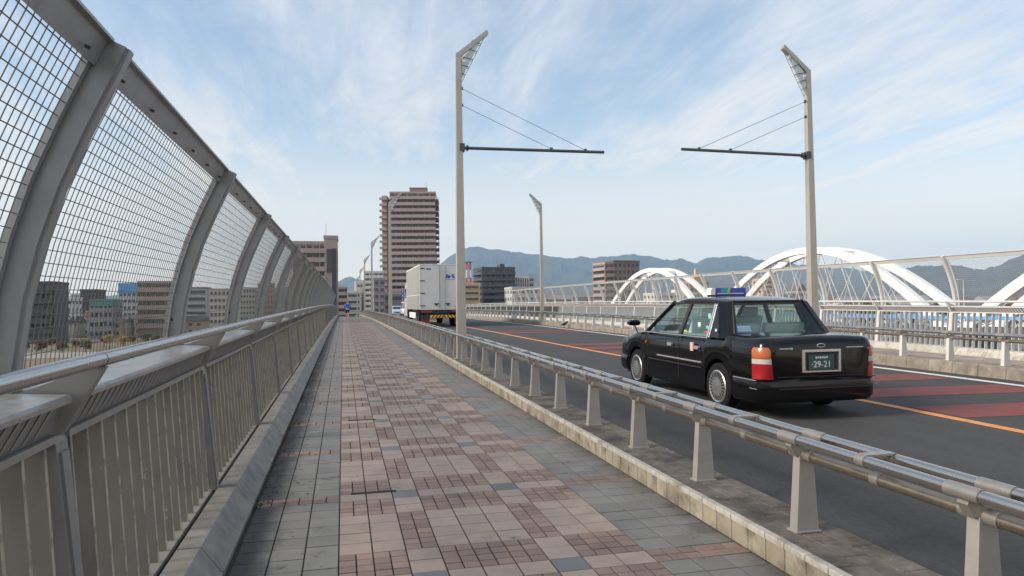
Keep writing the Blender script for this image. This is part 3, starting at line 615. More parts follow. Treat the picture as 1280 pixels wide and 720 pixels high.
    b = MB(); b.box(-.265, .265, .035, .075, .828, .858); b.box(-.265, .265, .035, .075, .580, .600); b.box(-.265, -.238, .035, .075, .60, .828); b.box(.238, .265, .035, .075, .60, .828); b.build('plate_surround', M['chrome'], t)
    MB().box(-.238, .238, .052, .064, .60, .828).build('plate_recess', M['trim_black'], t)
    pl = MB().box(-.185, .165, .040, .052, .612, .795).build('number_plate', M['plate'], t)
    me = text_mesh('\u00b729-21', .108, M['white'], .001); link('lettering', me, pl, (-.012, .0385, .672), (R(90), 0, 0))
    b = MB()
    for k in range(6): b.box(-.09+k*.03, -.09+k*.03+.02, .0375, .04, .745+.005*(k % 2), .770)
    b.build('lettering', M['white'], pl)
    em = MB().tube([(.055*math.cos(q*.2618), .056, .905+.022*math.sin(q*.2618)) for q in range(25)], .0045, 6).build('emblem', M['chrome'], t, 50)
    b = MB().box(-.575, -.43, .054, .064, .868, .881); b.build('badge', M['chrome'], t); MB().lathe_x([(0, .02), (.004, .02)], 0, 0, 0, 12)
    MB().box(-.425, -.395, .053, .064, .860, .886).build('badge', M['sticker_green'], t)
    MB().box(.36, .60, .054, .064, .872, .881).build('badge', M['chrome'], t)
    # stickers
    b = MB(); slab(b, [(-.645, .895, 1.040), (-.42, .895, 1.040), (-.42, .945, 1.125), (-.645, .945, 1.125)], -.003); st = b.build('window_sticker', M['sticker_blue'], t)
    b = MB(); 
    for k in range(3): b.box(-.625, -.44, .888+.0145*k, .892+.0145*k, 1.054+.024*k, 1.066+.024*k)
    b.build('sticker_print', M['white'], st)
    MB().box(-.872, -.850, 1.70, 1.78, .745, .865).build('door_sticker', M['sticker_pink'], t)
    for y, z, w_, h, m in ((1.47, .99, .08, .045, 'sticker_red'), (1.48, 1.06, .07, .05, 'sticker_green'), (1.50, 1.20, .08, .08, 'sticker_green'), (2.08, .99, .08, .035, 'sticker_yellow'), (1.72, 1.08, .08, .07, 'seat_cover')):
        u = (z-ZBt)/(ZR-ZBt); x = -(HB+(HT+.02-HB)*u)+.022; MB().box(x, x+.006, y, y+w_, z, z+h).build('window_sticker', M[m], t)
    # interior
    for x in (-.36, .36):
        b = MB(); b.prism_x([(1.36, .93), (1.30, 1.12), (1.36, 1.14), (1.50, .93)], x-.31, x+.31); b.build('rear_seat', M['seat_cover'], t)
        b = MB(); b.prism_x([(2.30, .93), (2.20, 1.20), (2.24, 1.22), (2.42, .93)], x-.22, x+.22); b.build('front_seat', M['seat_cover'], t)
        b = MB(); b.prism_x([(2.17, 1.22), (2.16, 1.34), (2.20, 1.35), (2.24, 1.22)], x-.12, x+.12); b.build('headrest', M['seat_cover'], t)
    MB().box(-.66, .66, .95, 1.28, .962, .985).build('parcel_shelf', M['seat'], t)
    MB().box(-.76, .76, 1.30, 3.05, .962, .972).build('bounce_plate', M['seat'], t)  # light grey plate at belt height, added to bounce light inside the cabin
    MB().box(-.70, .70, 3.0, 3.36, .96, 1.06).build('dashboard', M['trim_black'], t)
    b = MB().tube([(.36+.18*math.cos(q*.3927), 2.92+.05*math.sin(q*.3927), 1.03+.16*math.sin(q*.3927)) for q in range(17)], .014, 6); b.build('steering_wheel', M['trim_black'], t)
    # roof sign
    z0 = 1.523
    MB().box(-.27, .27, 2.17, 2.35, z0-.012, z0+.02).build('sign_base', M['trim_black'], t)
    sg = MB().prism_y([(-.23, z0+.02), (.29, z0+.02), (.285, z0+.125), (-.225, z0+.125)], 2.19, 2.33).build('roof_sign', M['sign_blue'], t)
    MB().prism_y([(-.30, z0+.02), (-.23, z0+.02), (-.225, z0+.125), (-.275, z0+.125), (-.30, z0+.10)], 2.188, 2.332).build('sign_end', M['white'], sg)
    MB().box(-.13, .02, 2.186, 2.334, z0+.055, z0+.12).build('sign_panel', M['sign_teal'], sg)
    MB().prism_y([(-.03, z0+.05), (.01, z0+.05), (.03, z0+.12), (-.01, z0+.12)], 2.184, 2.336).build('sign_panel', M['sign_yellow'], sg)
    b = MB()
    for k in range(14): b.box(-.19+.032*k, -.19+.032*k+.02, 2.185, 2.19, z0+.032, z0+.047)
    b.build('sign_print', M['white'], sg)
    for y in AR:
        for s_ in (-1, 1): wheel(t, s_*.745, y, .312, .18, s_, M['hubcap'], fins=24)
    MB().box(-.75, .75, .35, 4.4, .19, .30).build('underbody', M['trim_black'], t)
taxi()

def truck():
    TX, TY = 5.44, 40.0
    t = thing('box_truck', 'white box truck with two rear doors and red and yellow bumper board', 'truck', (TX, TY, prof(TY)), (math.atan(slope(44)), 0, 0))
    hw = 1.235; z0, z1 = 1.0, 3.55
    MB().box(-hw, hw, .04, 8.8, z0, z1).build('cargo_box', M['truck_alu'], t)
    for s_ in (-1, 1):
        b = MB(); xa, xb = sorted((s_*.105, s_*(hw-.03))); b.cbox(xa, xb, .0, .05, z0+.05, z1-.06, .01); d = b.build('rear_door', M['truck_white'], t)
        MB().tube([(s_*.16, -.02, z0+.08), (s_*.16, -.02, z1-.08)], .022, 8).build('lock_bar', M['steel_dull'], d)
        MB().box(s_*.30-.16, s_*.30+.16, -.03, .0, z0+.30, z0+.36).build('door_handle', M['truck_dark'], d)
        MB().box(s_*.33-.05, s_*.33+.05, -.035, .0, z0+.22, z0+.30).build('door_handle', M['truck_dark'], d)
        for k in range(4): xx = sorted((s_*(hw-.26), s_*(hw+.01))); MB().box(*xx, -.022, .0, z0+.2+k*.70, z0+.25+k*.70).build('hinge', M['truck_dark'], d)
    MB().box(-.10, .10, .005, .05, z0+.05, z1-.06).build('door_post', M['truck_white'], t)
    b = MB(); b.box(-hw-.01, hw+.01, -.01, .06, z1-.055, z1+.01); b.box(-hw-.01, hw+.01, -.01, .06, z0-.01, z0+.045); b.box(-hw-.01, -hw+.025, -.01, .06, z0, z1); b.box(hw-.025, hw+.01, -.01, .06, z0, z1); b.build('rear_frame', M['truck_white'], t)
    MB().box(-hw-.012, -hw, .1, 8.7, z0+.82, z0+.86).build('side_moulding', M['truck_white'], t); MB().box(-hw-.012, -hw, .1, 8.7, z1-.06, z1+.01).build('side_moulding', M['truck_white'], t)
    # blue emblem: upright stroke, two bowls and a slanting stroke over small marks
    b = MB(); y0, y1 = -.006, 0; X, Z = .40, z1-.78
    b.prism_y([(X-.20, Z), (X-.10, Z), (X-.05, Z+.22), (X-.15, Z+.22)], y0, y1); b.prism_y([(X-.09, Z), (X+.06, Z), (X+.10, Z+.12), (X+.04, Z+.17), (X-.05, Z+.17)], y0-.001, y1)
    b.prism_y([(X+.13, Z+.22), (X+.30, Z+.22), (X+.24, Z+.16), (X+.36, Z), (X+.20, Z), (X+.17, Z+.1)], y0, y1)
    for k in range(7): b.box(X-.18+.075*k, X-.13+.075*k, y0, y1, Z-.10, Z-.065)
    b.build('emblem', M['logo_blue'], t)
    MB().box(-hw+.35, -hw+.62, -.006, 0, z1-.30, z1-.22).build('emblem', M['logo_blue'], t); MB().box(.70, .98, -.006, 0, z0+.16, z0+.20).build('emblem', M['logo_blue'], t)
    MB().box(-.42, .42, .1, 9.6, .62, 1.0).build('chassis', M['truck_dark'], t)
    MB().box(-1.15, 1.15, .05, .18, .82, .98).build('rear_rail', M['truck_dark'], t)
    for s_ in (-1, 1):
        xx = sorted((s_*.55, s_*1.15)); MB().box(*xx, .0, .06, .84, .95).build('tail_lamp', M['lamp_red'], t)
        xx = sorted((s_*.72, s_*1.20)); MB().box(*xx, .03, .10, .18, .52).build('mudflap', M['truck_red'], t)
    bm_ = MB().box(-1.20, 1.20, -.05, .05, .52, .70).build('bumper_board', M['truck_dark'], t)
    bd = MB().box(-.68, .92, -.058, -.05, .54, .69).build('hazard_board', M['truck_yellow'], bm_)
    b = MB()
    for k in range(8):
        x = -.62+.19*k; s_ = 1 if k < 4 else -1; b.prism_y([(x, .543), (x+.09, .543), (x+.09+s_*.10, .687), (x+s_*.10, .687)], -.064, -.058)
    b.build('hazard_stripes', M['lamp_red'], bd)
    for y in (1.7, 2.75, 8.9):
        for s_ in (-1, 1): wheel(t, s_*1.02, y, .47, .34, s_, M['hubcap'], fins=0)
    for s_ in (-1, 1): MB().box(*sorted((s_*1.05, s_*1.12)), 3.5, 8.0, .45, .80).build('side_guard', M['white'], t)
    cabm = MB().prism_x([(8.9, .55), (8.9, 2.75), (9.3, 2.85), (10.5, 2.6), (10.9, 1.75), (10.95, .5)], -1.2, 1.2); cb = cabm.build('cab', M['van_white'], t, 20)
    b = MB(); slab(b, [(-1.1, 10.90, 1.80), (1.1, 10.90, 1.80), (1.1, 10.53, 2.55), (-1.1, 10.53, 2.55)], .02); b.build('windscreen', M['win_glass'], cb)
    for s_ in (-1, 1): MB().box(*sorted((s_*1.2, s_*1.206)), 9.4, 10.5, 1.75, 2.4).build('side_window', M['win_glass'], cb)
truck()

def small_vehicle(name, label, cat, x, y, L_, W_, H_, hood, m, heading):
    t = thing(name, label, cat, (x, y, prof(y)), (math.atan(slope(y)), 0, heading))
    hw = W_/2; AR = (.75, L_-.72); ys = stations(0, L_, AR, .33)
    v, f = car_shell(ys, [(0, hw*.92), (.25, hw), (L_-.4, hw), (L_, hw*.86)], [(0, .85), (.1, .95), (L_-hood, .98), (L_-.1, .85), (L_, .70)], [(0, .28), (.4, .22), (L_, .26)], AR, .33)
    MB().add(v, f).build('body', m, t, 35)
    cabp = [(.06, .95), (.16, H_-.12), (.45, H_-.02), (L_-hood-.75, H_), (L_-hood-.45, H_-.08), (L_-hood+.15, .97)]
    b = MB(); n = len(cabp); vs = [(-hw*(.97 if z < 1.2 else .84), yy, z) for yy, z in cabp]+[(hw*(.97 if z < 1.2 else .84), yy, z) for yy, z in cabp]
    b.add(vs, [tuple(range(n)), tuple(range(2*n-1, n-1, -1))]+[(i, (i+1) % n, n+(i+1) % n, n+i) for i in range(n)]); b.build('cabin', m, t, 25)
    b = MB(); a, c = cabp[5], cabp[4]; k = .012
    slab(b, [(-hw*.86, a[0]-.06+k, a[1]+.08+k), (hw*.86, a[0]-.06+k, a[1]+.08+k), (hw*.76, c[0]+.04+k, c[1]-.04+k), (-hw*.76, c[0]+.04+k, c[1]-.04+k)], .012); b.build('windscreen', M['win_glass'], t)
    b = MB(); slab(b, [(-hw*.82, .075, 1.05), (hw*.82, .075, 1.05), (hw*.74, .14, H_-.18), (-hw*.74, .14, H_-.18)], -.03); b.build('rear_window', M['win_glass'], t)
    for s_ in (-1, 1):
        b = MB(); slab(b, [(s_*hw*.965, .5, 1.03), (s_*hw*.965, L_-hood-.2, 1.03), (s_*hw*.86, L_-hood-.55, H_-.17), (s_*hw*.86, .5, H_-.17)], .015*s_); b.build('side_window', M['win_glass'], t)
        for yy in AR: wheel(t, s_*(hw-.09), yy, .29, .17, s_, M['hubcap'], 18, 0)
        MB().box(*sorted((s_*hw*.52, s_*hw*.84)), L_-.16, L_+.005, .62, .76).build('headlight', M['lamp_clear'], t)
        MB().box(*sorted((s_*hw*.68, s_*hw*.9)), -.01, .1, .65, .85).build('tail_lamp', M['lamp_red'], t)
    MB().box(-hw*.45, hw*.45, L_-.06, L_+.008, .42, .58).build('grille', M['trim_black'], t)
    MB().box(-.16, .16, L_+.002, L_+.012, .32, .42).build('number_plate', M['white'], t)
small_vehicle('van', 'white van driving towards the sidewalk lamps beyond the box truck', 'van', 8.9, 104, 4.2, 1.70, 1.95, .55, M['van_white'], math.pi)
small_vehicle('small_car', 'pale blue small car seen beside the lamp post before the tall tower', 'car', 8.6, 121, 3.5, 1.55, 1.55, .85, M['car_pale'], math.pi)

# ------------------------------------------------------------------ jogger
def jogger():
    y = 71.9; x = .40
    t = thing('person', 'person in blue jacket and dark shorts walking on the tiled sidewalk', 'person', (x, y, prof(y)))
    def skin(name, J, E_, mt, sub=2):
        me = bpy.data.meshes.new(name); me.from_pydata([j[:3] for j in J], E_, []); me.materials.append(mt); o = link(name, me, t)
        md = o.modifiers.new('skin', 'SKIN')
        for i, j in enumerate(J): me.skin_vertices[0].data[i].radius = (j[3], j[4] if len(j) > 4 else j[3])
        me.skin_vertices[0].data[0].use_root = True
        sb = o.modifiers.new('sub', 'SUBSURF'); sb.levels = sb.render_levels = sub
        return o
    J = [(0, 0, .93, .15, .10), (0, .01, 1.12, .145, .10), (0, .02, 1.32, .16, .105), (0, .02, 1.46, .09, .07), (0, .03, 1.53, .05), (0, .04, 1.60, .07, .085), (0, .04, 1.70, .06, .07),
         (-.19, .02, 1.41, .055), (-.27, -.03, 1.17, .045), (-.21, .14, 1.02, .036), (-.20, .20, .98, .03), (.19, .02, 1.41, .055), (.28, -.06, 1.18, .045), (.22, .06, .98, .036), (.20, .11, .93, .03),
         (-.10, .01, .86, .095), (-.11, .12, .50, .062), (-.11, .06, .09, .042), (-.11, .15, .04, .035), (.10, 0, .86, .095), (.11, -.04, .50, .062), (.11, -.22, .12, .042), (.11, -.16, .05, .035)]
    E_ = [(0, 1), (1, 2), (2, 3), (3, 4), (4, 5), (5, 6), (2, 7), (7, 8), (8, 9), (9, 10), (2, 11), (11, 12), (12, 13), (13, 14), (0, 15), (15, 16), (16, 17), (17, 18), (0, 19), (19, 20), (20, 21), (21, 22)]
    skin('body', J, E_, M['skin'])
    Jk = [(0, .01, 1.0, .17, .125), (0, .015, 1.15, .17, .12), (0, .02, 1.33, .18, .12), (0, .02, 1.46, .09, .08), (-.20, .02, 1.42, .07), (-.28, -.03, 1.17, .062), (-.215, .13, 1.03, .052), (.20, .02, 1.42, .07), (.29, -.06, 1.18, .062), (.225, .05, 1.0, .052)]
    skin('jacket', Jk, [(0, 1), (1, 2), (2, 3), (2, 4), (4, 5), (5, 6), (2, 7), (7, 8), (8, 9)], M['jacket'])
    Js = [(0, 0, .97, .16, .12), (-.10, .01, .84, .115), (-.12, .10, .56, .095), (.10, 0, .84, .115), (.12, -.03, .56, .095)]
    skin('shorts', Js, [(0, 1), (1, 2), (0, 3), (3, 4)], M['shorts'])
    skin('hair', [(0, .01, 1.66, .075, .085), (0, .03, 1.715, .06, .07)], [(0, 1)], M['hair'])
    for s_, yy, zz in ((-1, .06, .035), (1, -.20, .06)):
        skin('shoe', [(s_*.11, yy-.04, zz, .042), (s_*.11, yy+.12, zz-.005, .036)], [(0, 1)], M['shoe'], 1)
jogger()
# ------------------------------------------------------------------ plain, hills
from mathutils import noise as mn
GZ = -9.0
M.update(
 ground=mat('ground', (.17, .125, .075), .95, var=.25, ns=.05, col2=(.10, .10, .05), lo=.45, hi=.65, ds=.03, col3=(.24, .22, .19), lo3=.58, hi3=.62, ds3=.012),
 forest=mat('forest', (.040, .046, .038), .95, var=.3, ns=.004, col2=(.060, .052, .040), lo=.45, hi=.65, ds=.0022),
 pink=mat('pink', (.36, .285, .28), .8, var=.06, ns=.3), pink_dark=mat('pink_dark', (.35, .275, .26), .8, var=.06, ns=.3), brown=mat('brown', (.25, .185, .168), .8, var=.08, ns=.3), brown_dark=mat('brown_dark', (.16, .11, .095), .8, var=.08, ns=.3),
 navy=mat('navy', (.085, .09, .11), .7, var=.08, ns=.3), navy_dark=mat('navy_dark', (.05, .053, .065), .7, var=.08, ns=.3), cream=mat('cream', (.58, .55, .48), .8, var=.06, ns=.3), offwhite=mat('offwhite', (.62, .62, .60), .8, var=.06, ns=.3), lightgrey=mat('lightgrey', (.44, .44, .44), .8, var=.06, ns=.3), midgrey=mat('midgrey', (.27, .27, .285), .8, var=.06, ns=.3), mauve=mat('mauve', (.28, .245, .27), .8, var=.06, ns=.3),
 tan=mat('tan', (.48, .35, .24), .8, var=.06, ns=.3), ochre=mat('ochre', (.50, .30, .14), .8, var=.06, ns=.3), peach=mat('peach', (.56, .38, .28), .8, var=.06, ns=.3), teal=mat('teal', (.08, .24, .20), .6, var=.08, ns=.3), blue_roof=mat('blue_roof', (.08, .32, .62), .5, var=.06, ns=.3), tileroof=mat('tileroof', (.12, .11, .115), .7, var=.15, ns=.5), redroof=mat('redroof', (.17, .085, .065), .7, var=.15, ns=.5), mast_red=mat('mast_red', (.55, .04, .04), .6), leaf=mat('leaf', (.055, .065, .028), .8, var=.35, ns=1.2), leaf_brown=mat('leaf_brown', (.13, .085, .045), .8, var=.35, ns=1.2), bark=mat('bark', (.10, .075, .055), .9), yellowleaf=mat('yellowleaf', (.42, .29, .05), .8, var=.3, ns=1.2))
gb = MB(); n = 40; gv = []; gf = []
for j in range(n+1):
    for i in range(n+1):
        u, v_ = 2*i/n-1, 2*j/n-1; gv.append((14000*u*abs(u)**1.5, 5500+8400*v_*abs(v_)**.8, GZ))
for j in range(n):
    for i in range(n): q = j*(n+1)+i; gf.append((q, q+1, q+n+2, q+n+1))
gb.add(gv, gf).build('ground', M['ground'], kind='structure')
for y in (-6, 40, 86, 132):
    MB().prism_z([(1, y-1.2), (1.6, y-1.6), (12.6, y-1.6), (13.2, y-1.2), (13.2, y+1.2), (12.6, y+1.6), (1.6, y+1.6), (1, y+1.2)], GZ-.3, prof(y)-1.45).build('pier', M['concrete'], deck)
MB().prism_x([(150, GZ-.2), (167.9, prof(168)-.6), (420, GZ+1.5), (420, GZ-.2)], -12, 26).build('embankment', M['ground'], kind='structure')
strip_ = MB(); strip_.add([(2.8, 167.9, prof(168)-.35), (11.4, 167.9, prof(168)-.35), (11.4, 420, GZ+1.75), (2.8, 420, GZ+1.75)], [(0, 1, 2, 3)]); strip_.build('approach_road', M['asphalt'], kind='structure')

def hills(pts, Rd, front, back, seed, label):
    xs_ = []; x = pts[0][0]
    while x < pts[-1][0]: xs_.append(x); x += 3.2
    rows = [(-front*(1-k/22), k/22) for k in range(22)]+[(0, 1)]+[(back*k/4, 1-k/4) for k in range(1, 5)]
    v = []; f = []; nr = len(rows)
    for x in xs_:
        py = interp(pts, x)
        d = ray(x, 380); h_ = math.hypot(d.x, d.y); ux, uy = d.x/h_, d.y/h_
        zr = at_r(x, py, Rd).z
        for dr, t in rows:
            r = Rd+dr; X, Y = EYE.x+ux*r, EYE.y+uy*r
            nz = (.5-abs(mn.noise(Vector((X*.0013, Y*.0005, seed)))))*.55+(.4-abs(mn.noise(Vector((X*.0036, Y*.0015, seed+3)))))*.30+mn.noise(Vector((X*.011, Y*.006, seed+7)))*.07-.25
            z = GZ-2+(zr-GZ+2)*(t**1.15)*(1+(nz*(1-t)*3.0 if t < 1 else 0))+((mn.noise(Vector((x*.085, seed, 0)))*22+mn.noise(Vector((x*.24, seed, 4)))*13)*Rd/9000*(t == 1))
            v.append((X, Y, max(z, GZ-3)))
    for i in range(len(xs_)-1):
        for k in range(nr-1): f.append((i*nr+k, (i+1)*nr+k, (i+1)*nr+k+1, i*nr+k+1))
    MB().add(v, f).build('hills', M['forest'], None, None, kind='structure', label=label)
hills([(-420, 374), (-100, 372), (200, 368), (330, 362), (400, 354), (428, 350), (438, 346), (455, 349), (500, 352), (530, 342), (550, 330), (568, 317), (588, 308), (600, 309), (625, 313), (650, 316), (672, 318), (692, 321), (712, 323), (730, 321), (745, 322.5), (775, 319), (792, 317), (808, 320), (822, 323), (838, 325), (850, 323.5), (862, 326), (872, 328), (884, 322), (896, 322), (918, 319), (935, 321), (955, 325), (985, 330), (1030, 333), (1100, 340), (1200, 343), (1400, 338), (1800, 345)], 9200, 3300, 2500, 1.3, 'long blue mountain range along the skyline')
hills([(560, 385), (700, 362), (760, 352), (820, 356), (880, 352), (950, 356), (1010, 354), (1060, 357), (1090, 350), (1118, 338), (1150, 332), (1185, 331), (1205, 333), (1226, 337), (1245, 334), (1262, 325), (1280, 318), (1320, 304), (1380, 298), (1500, 312), (1800, 340)], 6200, 2400, 2000, 5.1, 'nearer dark blue mountain shoulder')

# ------------------------------------------------------------------ white arch bridge
def arch_bridge():
    D, Wd, Lsp, zb, zp = 110.0, 7.2, 90.7, -4.2, 14.4
    t = thing('arch_bridge', 'white double-ribbed steel arch bridge with crossed hanger cables beyond the far fence', 'bridge', (D, 18.6, GZ))
    def zz(u): return zb+(zp-zb)*(1-(2*u-1)**2)
    def P(rib, y, z): return (rib*Wd, y, z-GZ)
    for s_ in range(3):
        ya = s_*Lsp+1.6; yb = (s_+1)*Lsp-1.6; n_ = 26
        for rib in (0, 1):
            b = MB(); sec = []
            for k in range(n_+1):
                u = k/n_; y = ya+(yb-ya)*u; z = zz(u); dz = (zp-zb)*(-4)*(2*u-1)/(yb-ya); ln = math.hypot(1, dz); ny, nz_ = -dz/ln, 1/ln
                hh = .98-.22*(1-(2*u-1)**2); ww = .62; lean = (.5-rib)*2*(1.2*(1-(2*u-1)**2)); sec.append([P(rib, y+ny*a*hh, z+nz_*a*hh) for a in (-1, 1)]+[ww, lean])
            v = []; f = []
            for lo_, hi_, ww, lean in sec:
                v += [(lo_[0]-ww+lean, lo_[1], lo_[2]), (lo_[0]+ww+lean, lo_[1], lo_[2]), (hi_[0]+ww+lean, hi_[1], hi_[2]), (hi_[0]-ww+lean, hi_[1], hi_[2])]
            for k in range(n_): f += [(k*4+i, k*4+(i+1) % 4, k*4+4+(i+1) % 4, k*4+4+i) for i in range(4)]
            f += [(0, 1, 2, 3), (n_*4+3, n_*4+2, n_*4+1, n_*4)]
            b.add(v, f).build('arch_rib', M['arch'], t, 30)
            for k in range(13):                     # crossed hangers
                u0 = (k+1)/14
                for dd in (-.055, .055):
                    u1 = min(.985, max(.015, u0+dd)); y0, y1 = ya+(yb-ya)*u0, ya+(yb-ya)*u1
                    lean = (.5-rib)*2*(1.2*(1-(2*u0-1)**2))
                    MB().tube([(rib*Wd+lean, y0, zz(u0)-GZ-.4), (rib*Wd, y1+dd*60, zb-GZ+1.0)], .075, 5, False).build('hanger', M['arch_cable'], t)
        for u in (.36, .5, .64):
            y = ya+(yb-ya)*u; z = zz(u)-GZ; MB().box(.6, Wd-.6, y-.7, y+.7, z-.45, z+.45).build('cross_strut', M['arch'], t)
        MB().box(-.8, Wd+.8, s_*Lsp-1.6, s_*Lsp+1.6, .2, zb-GZ-.6).build('pier', M['concrete'], t)
        for rib in (0, 1): MB().box(rib*Wd-.9, rib*Wd+.9, s_*Lsp-2.4, s_*Lsp+2.4, zb-GZ-.6, zb-GZ+1.1).build('springer', M['arch'], t)
        MB().box(-1.2, Wd+1.2, s_*Lsp+.1, (s_+1)*Lsp-.1, zb-GZ-.4, zb-GZ+.9).build('deck_girder', M['arch_under'], t)
        for xx in (-1.1, Wd+1.1): MB().box(xx-.06, xx+.06, s_*Lsp+.1, (s_+1)*Lsp-.1, 7.15, 7.75).build('blue_rail', M['arch_blue'], t)
        for k in range(30):
            for xx in (-1.1,): y = s_*Lsp+1.5+k*3.0; MB().box(xx-.05, xx+.05, y-.05, y+.05, zb-GZ+.9, 7.9).build('rail_post', M['arch_blue'], t)
arch_bridge()
def mini_lamp(x, y, z, h, sgn, label):
    t = thing('street_lamp', label, 'street lamp', (x, y, z)); MB().tube([(0, 0, 0), (0, 0, h)], [.11, .07], 8).build('pole', M['offwhite'], t, 40)
    MB().tube([(0, 0, h-.05), (sgn*1.1, 0, h+.05)], .05, 6).build('lamp_arm', M['offwhite'], t, 40); MB().box(sgn*1.1-.35, sgn*1.1+.35, -.12, .12, h-.02, h+.12).build('lamp_shade', M['offwhite'], t)
q = at_y(1204, 350, 118); mini_lamp(q.x, 118, -5.1+.85, q.z+4.3, -1, 'white single-arm lamp standing on the arch bridge deck')

# ------------------------------------------------------------------ buildings
def block(name, label, px0, px1, pyt, y, depth, floors, wall, style, trim=None, rot=0, cols=5, group=None, fl_h=None, cat='building', sides='', roofbox=None):
    A, B_ = at_y(px0, pyt, y), at_y(px1, pyt, y); W = B_.x-A.x; H = A.z-GZ; trim = trim or wall
    t = thing(name, label, cat, ((A.x+B_.x)/2, y, GZ), (0, 0, R(rot)), group)
    hw = W/2; MB().box(-hw, hw, 0, depth, -.3, H).build('wall', M[wall], t)
    r_ = MB(); r_.box(-hw-.15, hw+.15, -.15, .15, H, H+.9); r_.box(-hw-.15, hw+.15, depth-.15, depth+.15, H, H+.9); r_.box(-hw-.15, -hw+.15, .15, depth-.15, H, H+.9); r_.box(hw-.15, hw+.15, .15, depth-.15, H, H+.9); r_.build('roof_parapet', M[trim], t)
    fh = H/floors; cw = W/cols
    if style in ('balcony', 'wraps'):
        bl = MB(); d = 1.3
        P0 = [(-hw, 0), (-hw, -d), (hw, -d), (hw, 0)]
        bl.box(-hw+.1, hw-.1, -d, .0, 0, .18); bl.box(-hw+.1, hw-.1, -d, -d+.14, .18, fh*.52)
        blm = bl.mesh('balcony', M[trim])
        wm_ = MB().box(-cw*.36, cw*.36, -.06, .05, .35, fh-.55).mesh('window', M['win_glass']); dv = MB().box(-.08, .08, -d+.1, 0, .18, fh).mesh('divider', M[wall])
        sb = MB().box(0, d, .6, depth-.6, 0, .18); sb.box(d-.14, d, .6, depth-.6, .18, fh*.52); sbm = sb.mesh('balcony', M[trim])
        for k in range(1, floors):
            z = k*fh; link('balcony', blm, t, (0, 0, z))
            for c in range(cols):
                link('window', wm_, t, (-hw+cw*(c+.5), 0, z+.1))
                if c and c % 2 == 0: link('divider', dv, t, (-hw+cw*c, 0, z))
            if 'R' in sides: link('balcony', sbm, t, (hw, 0, z))
            if 'L' in sides: link('balcony', sbm, t, (-hw-d, 0, z))
            for sd_, s_ in (('R', 1), ('L', -1)):
                if sd_ in sides:
                    me = MB().box(-.05, .06, .9, depth-.9, .4, fh-.6).mesh('window', M['win_glass']); link('window', me, t, (s_*hw, 0, z+.1))
    elif style == 'slots':
        wm_ = MB().box(-hw+.8, hw-.8, -.05, .05, 0, fh*.42).mesh('window', M['win_glass']); sl = MB().box(-hw+.6, hw-.6, -.25, .0, -.18, 0).mesh('sill', M[trim])
        for k in range(1, floors): link('window', wm_, t, (0, 0, k*fh+fh*.35)); link('sill', sl, t, (0, 0, k*fh+fh*.35))
    elif style == 'fins':
        for c in range(cols*2+1): MB().box(-hw+W*c/(cols*2)-.22, -hw+W*c/(cols*2)+.22, -.45, 0, 0, H).build('fin', M[trim], t)
        wm_ = MB().box(-cw*.3, cw*.3, -.05, .05, .6, fh-.5).mesh('window', M['win_glass'])
        for k in range(1, floors):
            for c in range(cols): link('window', wm_, t, (-hw+cw*(c+.5), 0, k*fh))
    else:
        wm_ = MB().box(-cw*.3, cw*.3, -.05, .05, 0, fh*.45).mesh('window', M['win_glass']); sl = MB().box(-cw*.34, cw*.34, -.16, 0, -.12, 0).mesh('sill', M[trim])
        for k in range(floors):
            for c in range(cols): link('window', wm_, t, (-hw+cw*(c+.5), 0, k*fh+fh*.35)); link('sill', sl, t, (-hw+cw*(c+.5), 0, k*fh+fh*.35))
        nd = max(2, int(depth/4)); w2 = MB().box(-.05, .05, -.9, .9, 0, fh*.45).mesh('window', M['win_glass'])
        for k in range(floors):
            for c in range(nd): link('window', w2, t, (-hw if A.x > 0 else hw, depth*(c+.5)/nd, k*fh+fh*.35))
    if roofbox:
        u0, u1, hh = roofbox; rb = MB().box(-hw+W*u0, -hw+W*u1, depth*.25, depth*.6, H-.2, H+hh).build('roof_house', M[trim if style != 'balcony' else wall], t); MB().box(-hw+W*u0-.25, -hw+W*u1+.25, depth*.25-.25, depth*.6+.25, H+hh, H+hh+.3).build('roof_slab', M['midgrey'], rb)
        MB().tube([(-hw+W*u1-.4, depth*.4, H+hh), (-hw+W*u1-.4, depth*.4, H+hh+3.2)], .12, 5).build('antenna', M['midgrey'], t)
    return t, hw, H, depth
tw = block('apartment_tower', 'tall brownish pink tower block ringed with balconies behind the box truck', 487, 544, 241, 360, 22, 22, 'brown', 'balcony', 'pink_dark', rot=-9, cols=8, sides='RL', roofbox=(.42, .80, 3.6))
MB().box(-tw[1]-4.2, -tw[1]-1.4, 2, 20, -.3, tw[2]-.8).build('wing', M['pink_dark'], tw[0])
wb = MB().box(-tw[1]-5.3, -tw[1]-1.6, .8, 2.0, 0, 1.2).mesh('balcony', M['pink_dark'])
for k in range(1, 22): link('balcony', wb, tw[0], (0, 0, k*tw[2]/22))
pk = block('apartment_building', 'pink apartment block with dark stair strip beyond the end of the mesh fence', 366, 408, 305, 220, 16, 11, 'pink', 'balcony', 'pink', cols=5)
st = block('stair_tower', 'slim pink stair tower with a dark vertical glass strip', 405, 422, 298, 219, 12, 2, 'pink', 'plain', 'pink', cols=1)
MB().box(-st[1]+2.3, -st[1]+3.5, -.3, .1, .5, st[2]-3).build('glass_strip', M['navy_dark'], st[0])
MB().tube([(-1.5, 5, st[2]), (-1.5, 5, st[2]+5)], .08, 5).build('antenna', M['midgrey'], st[0])
block('apartment_building', 'small brown balconied block just right of the blue-jacketed walker', 423, 434, 361, 300, 12, 7, 'brown_dark', 'balcony', 'pink_dark', cols=3)
block('office_building', 'low pale grey building with horizontal window bands near the walker', 433, 452, 366, 330, 14, 6, 'lightgrey', 'slots', 'offwhite')
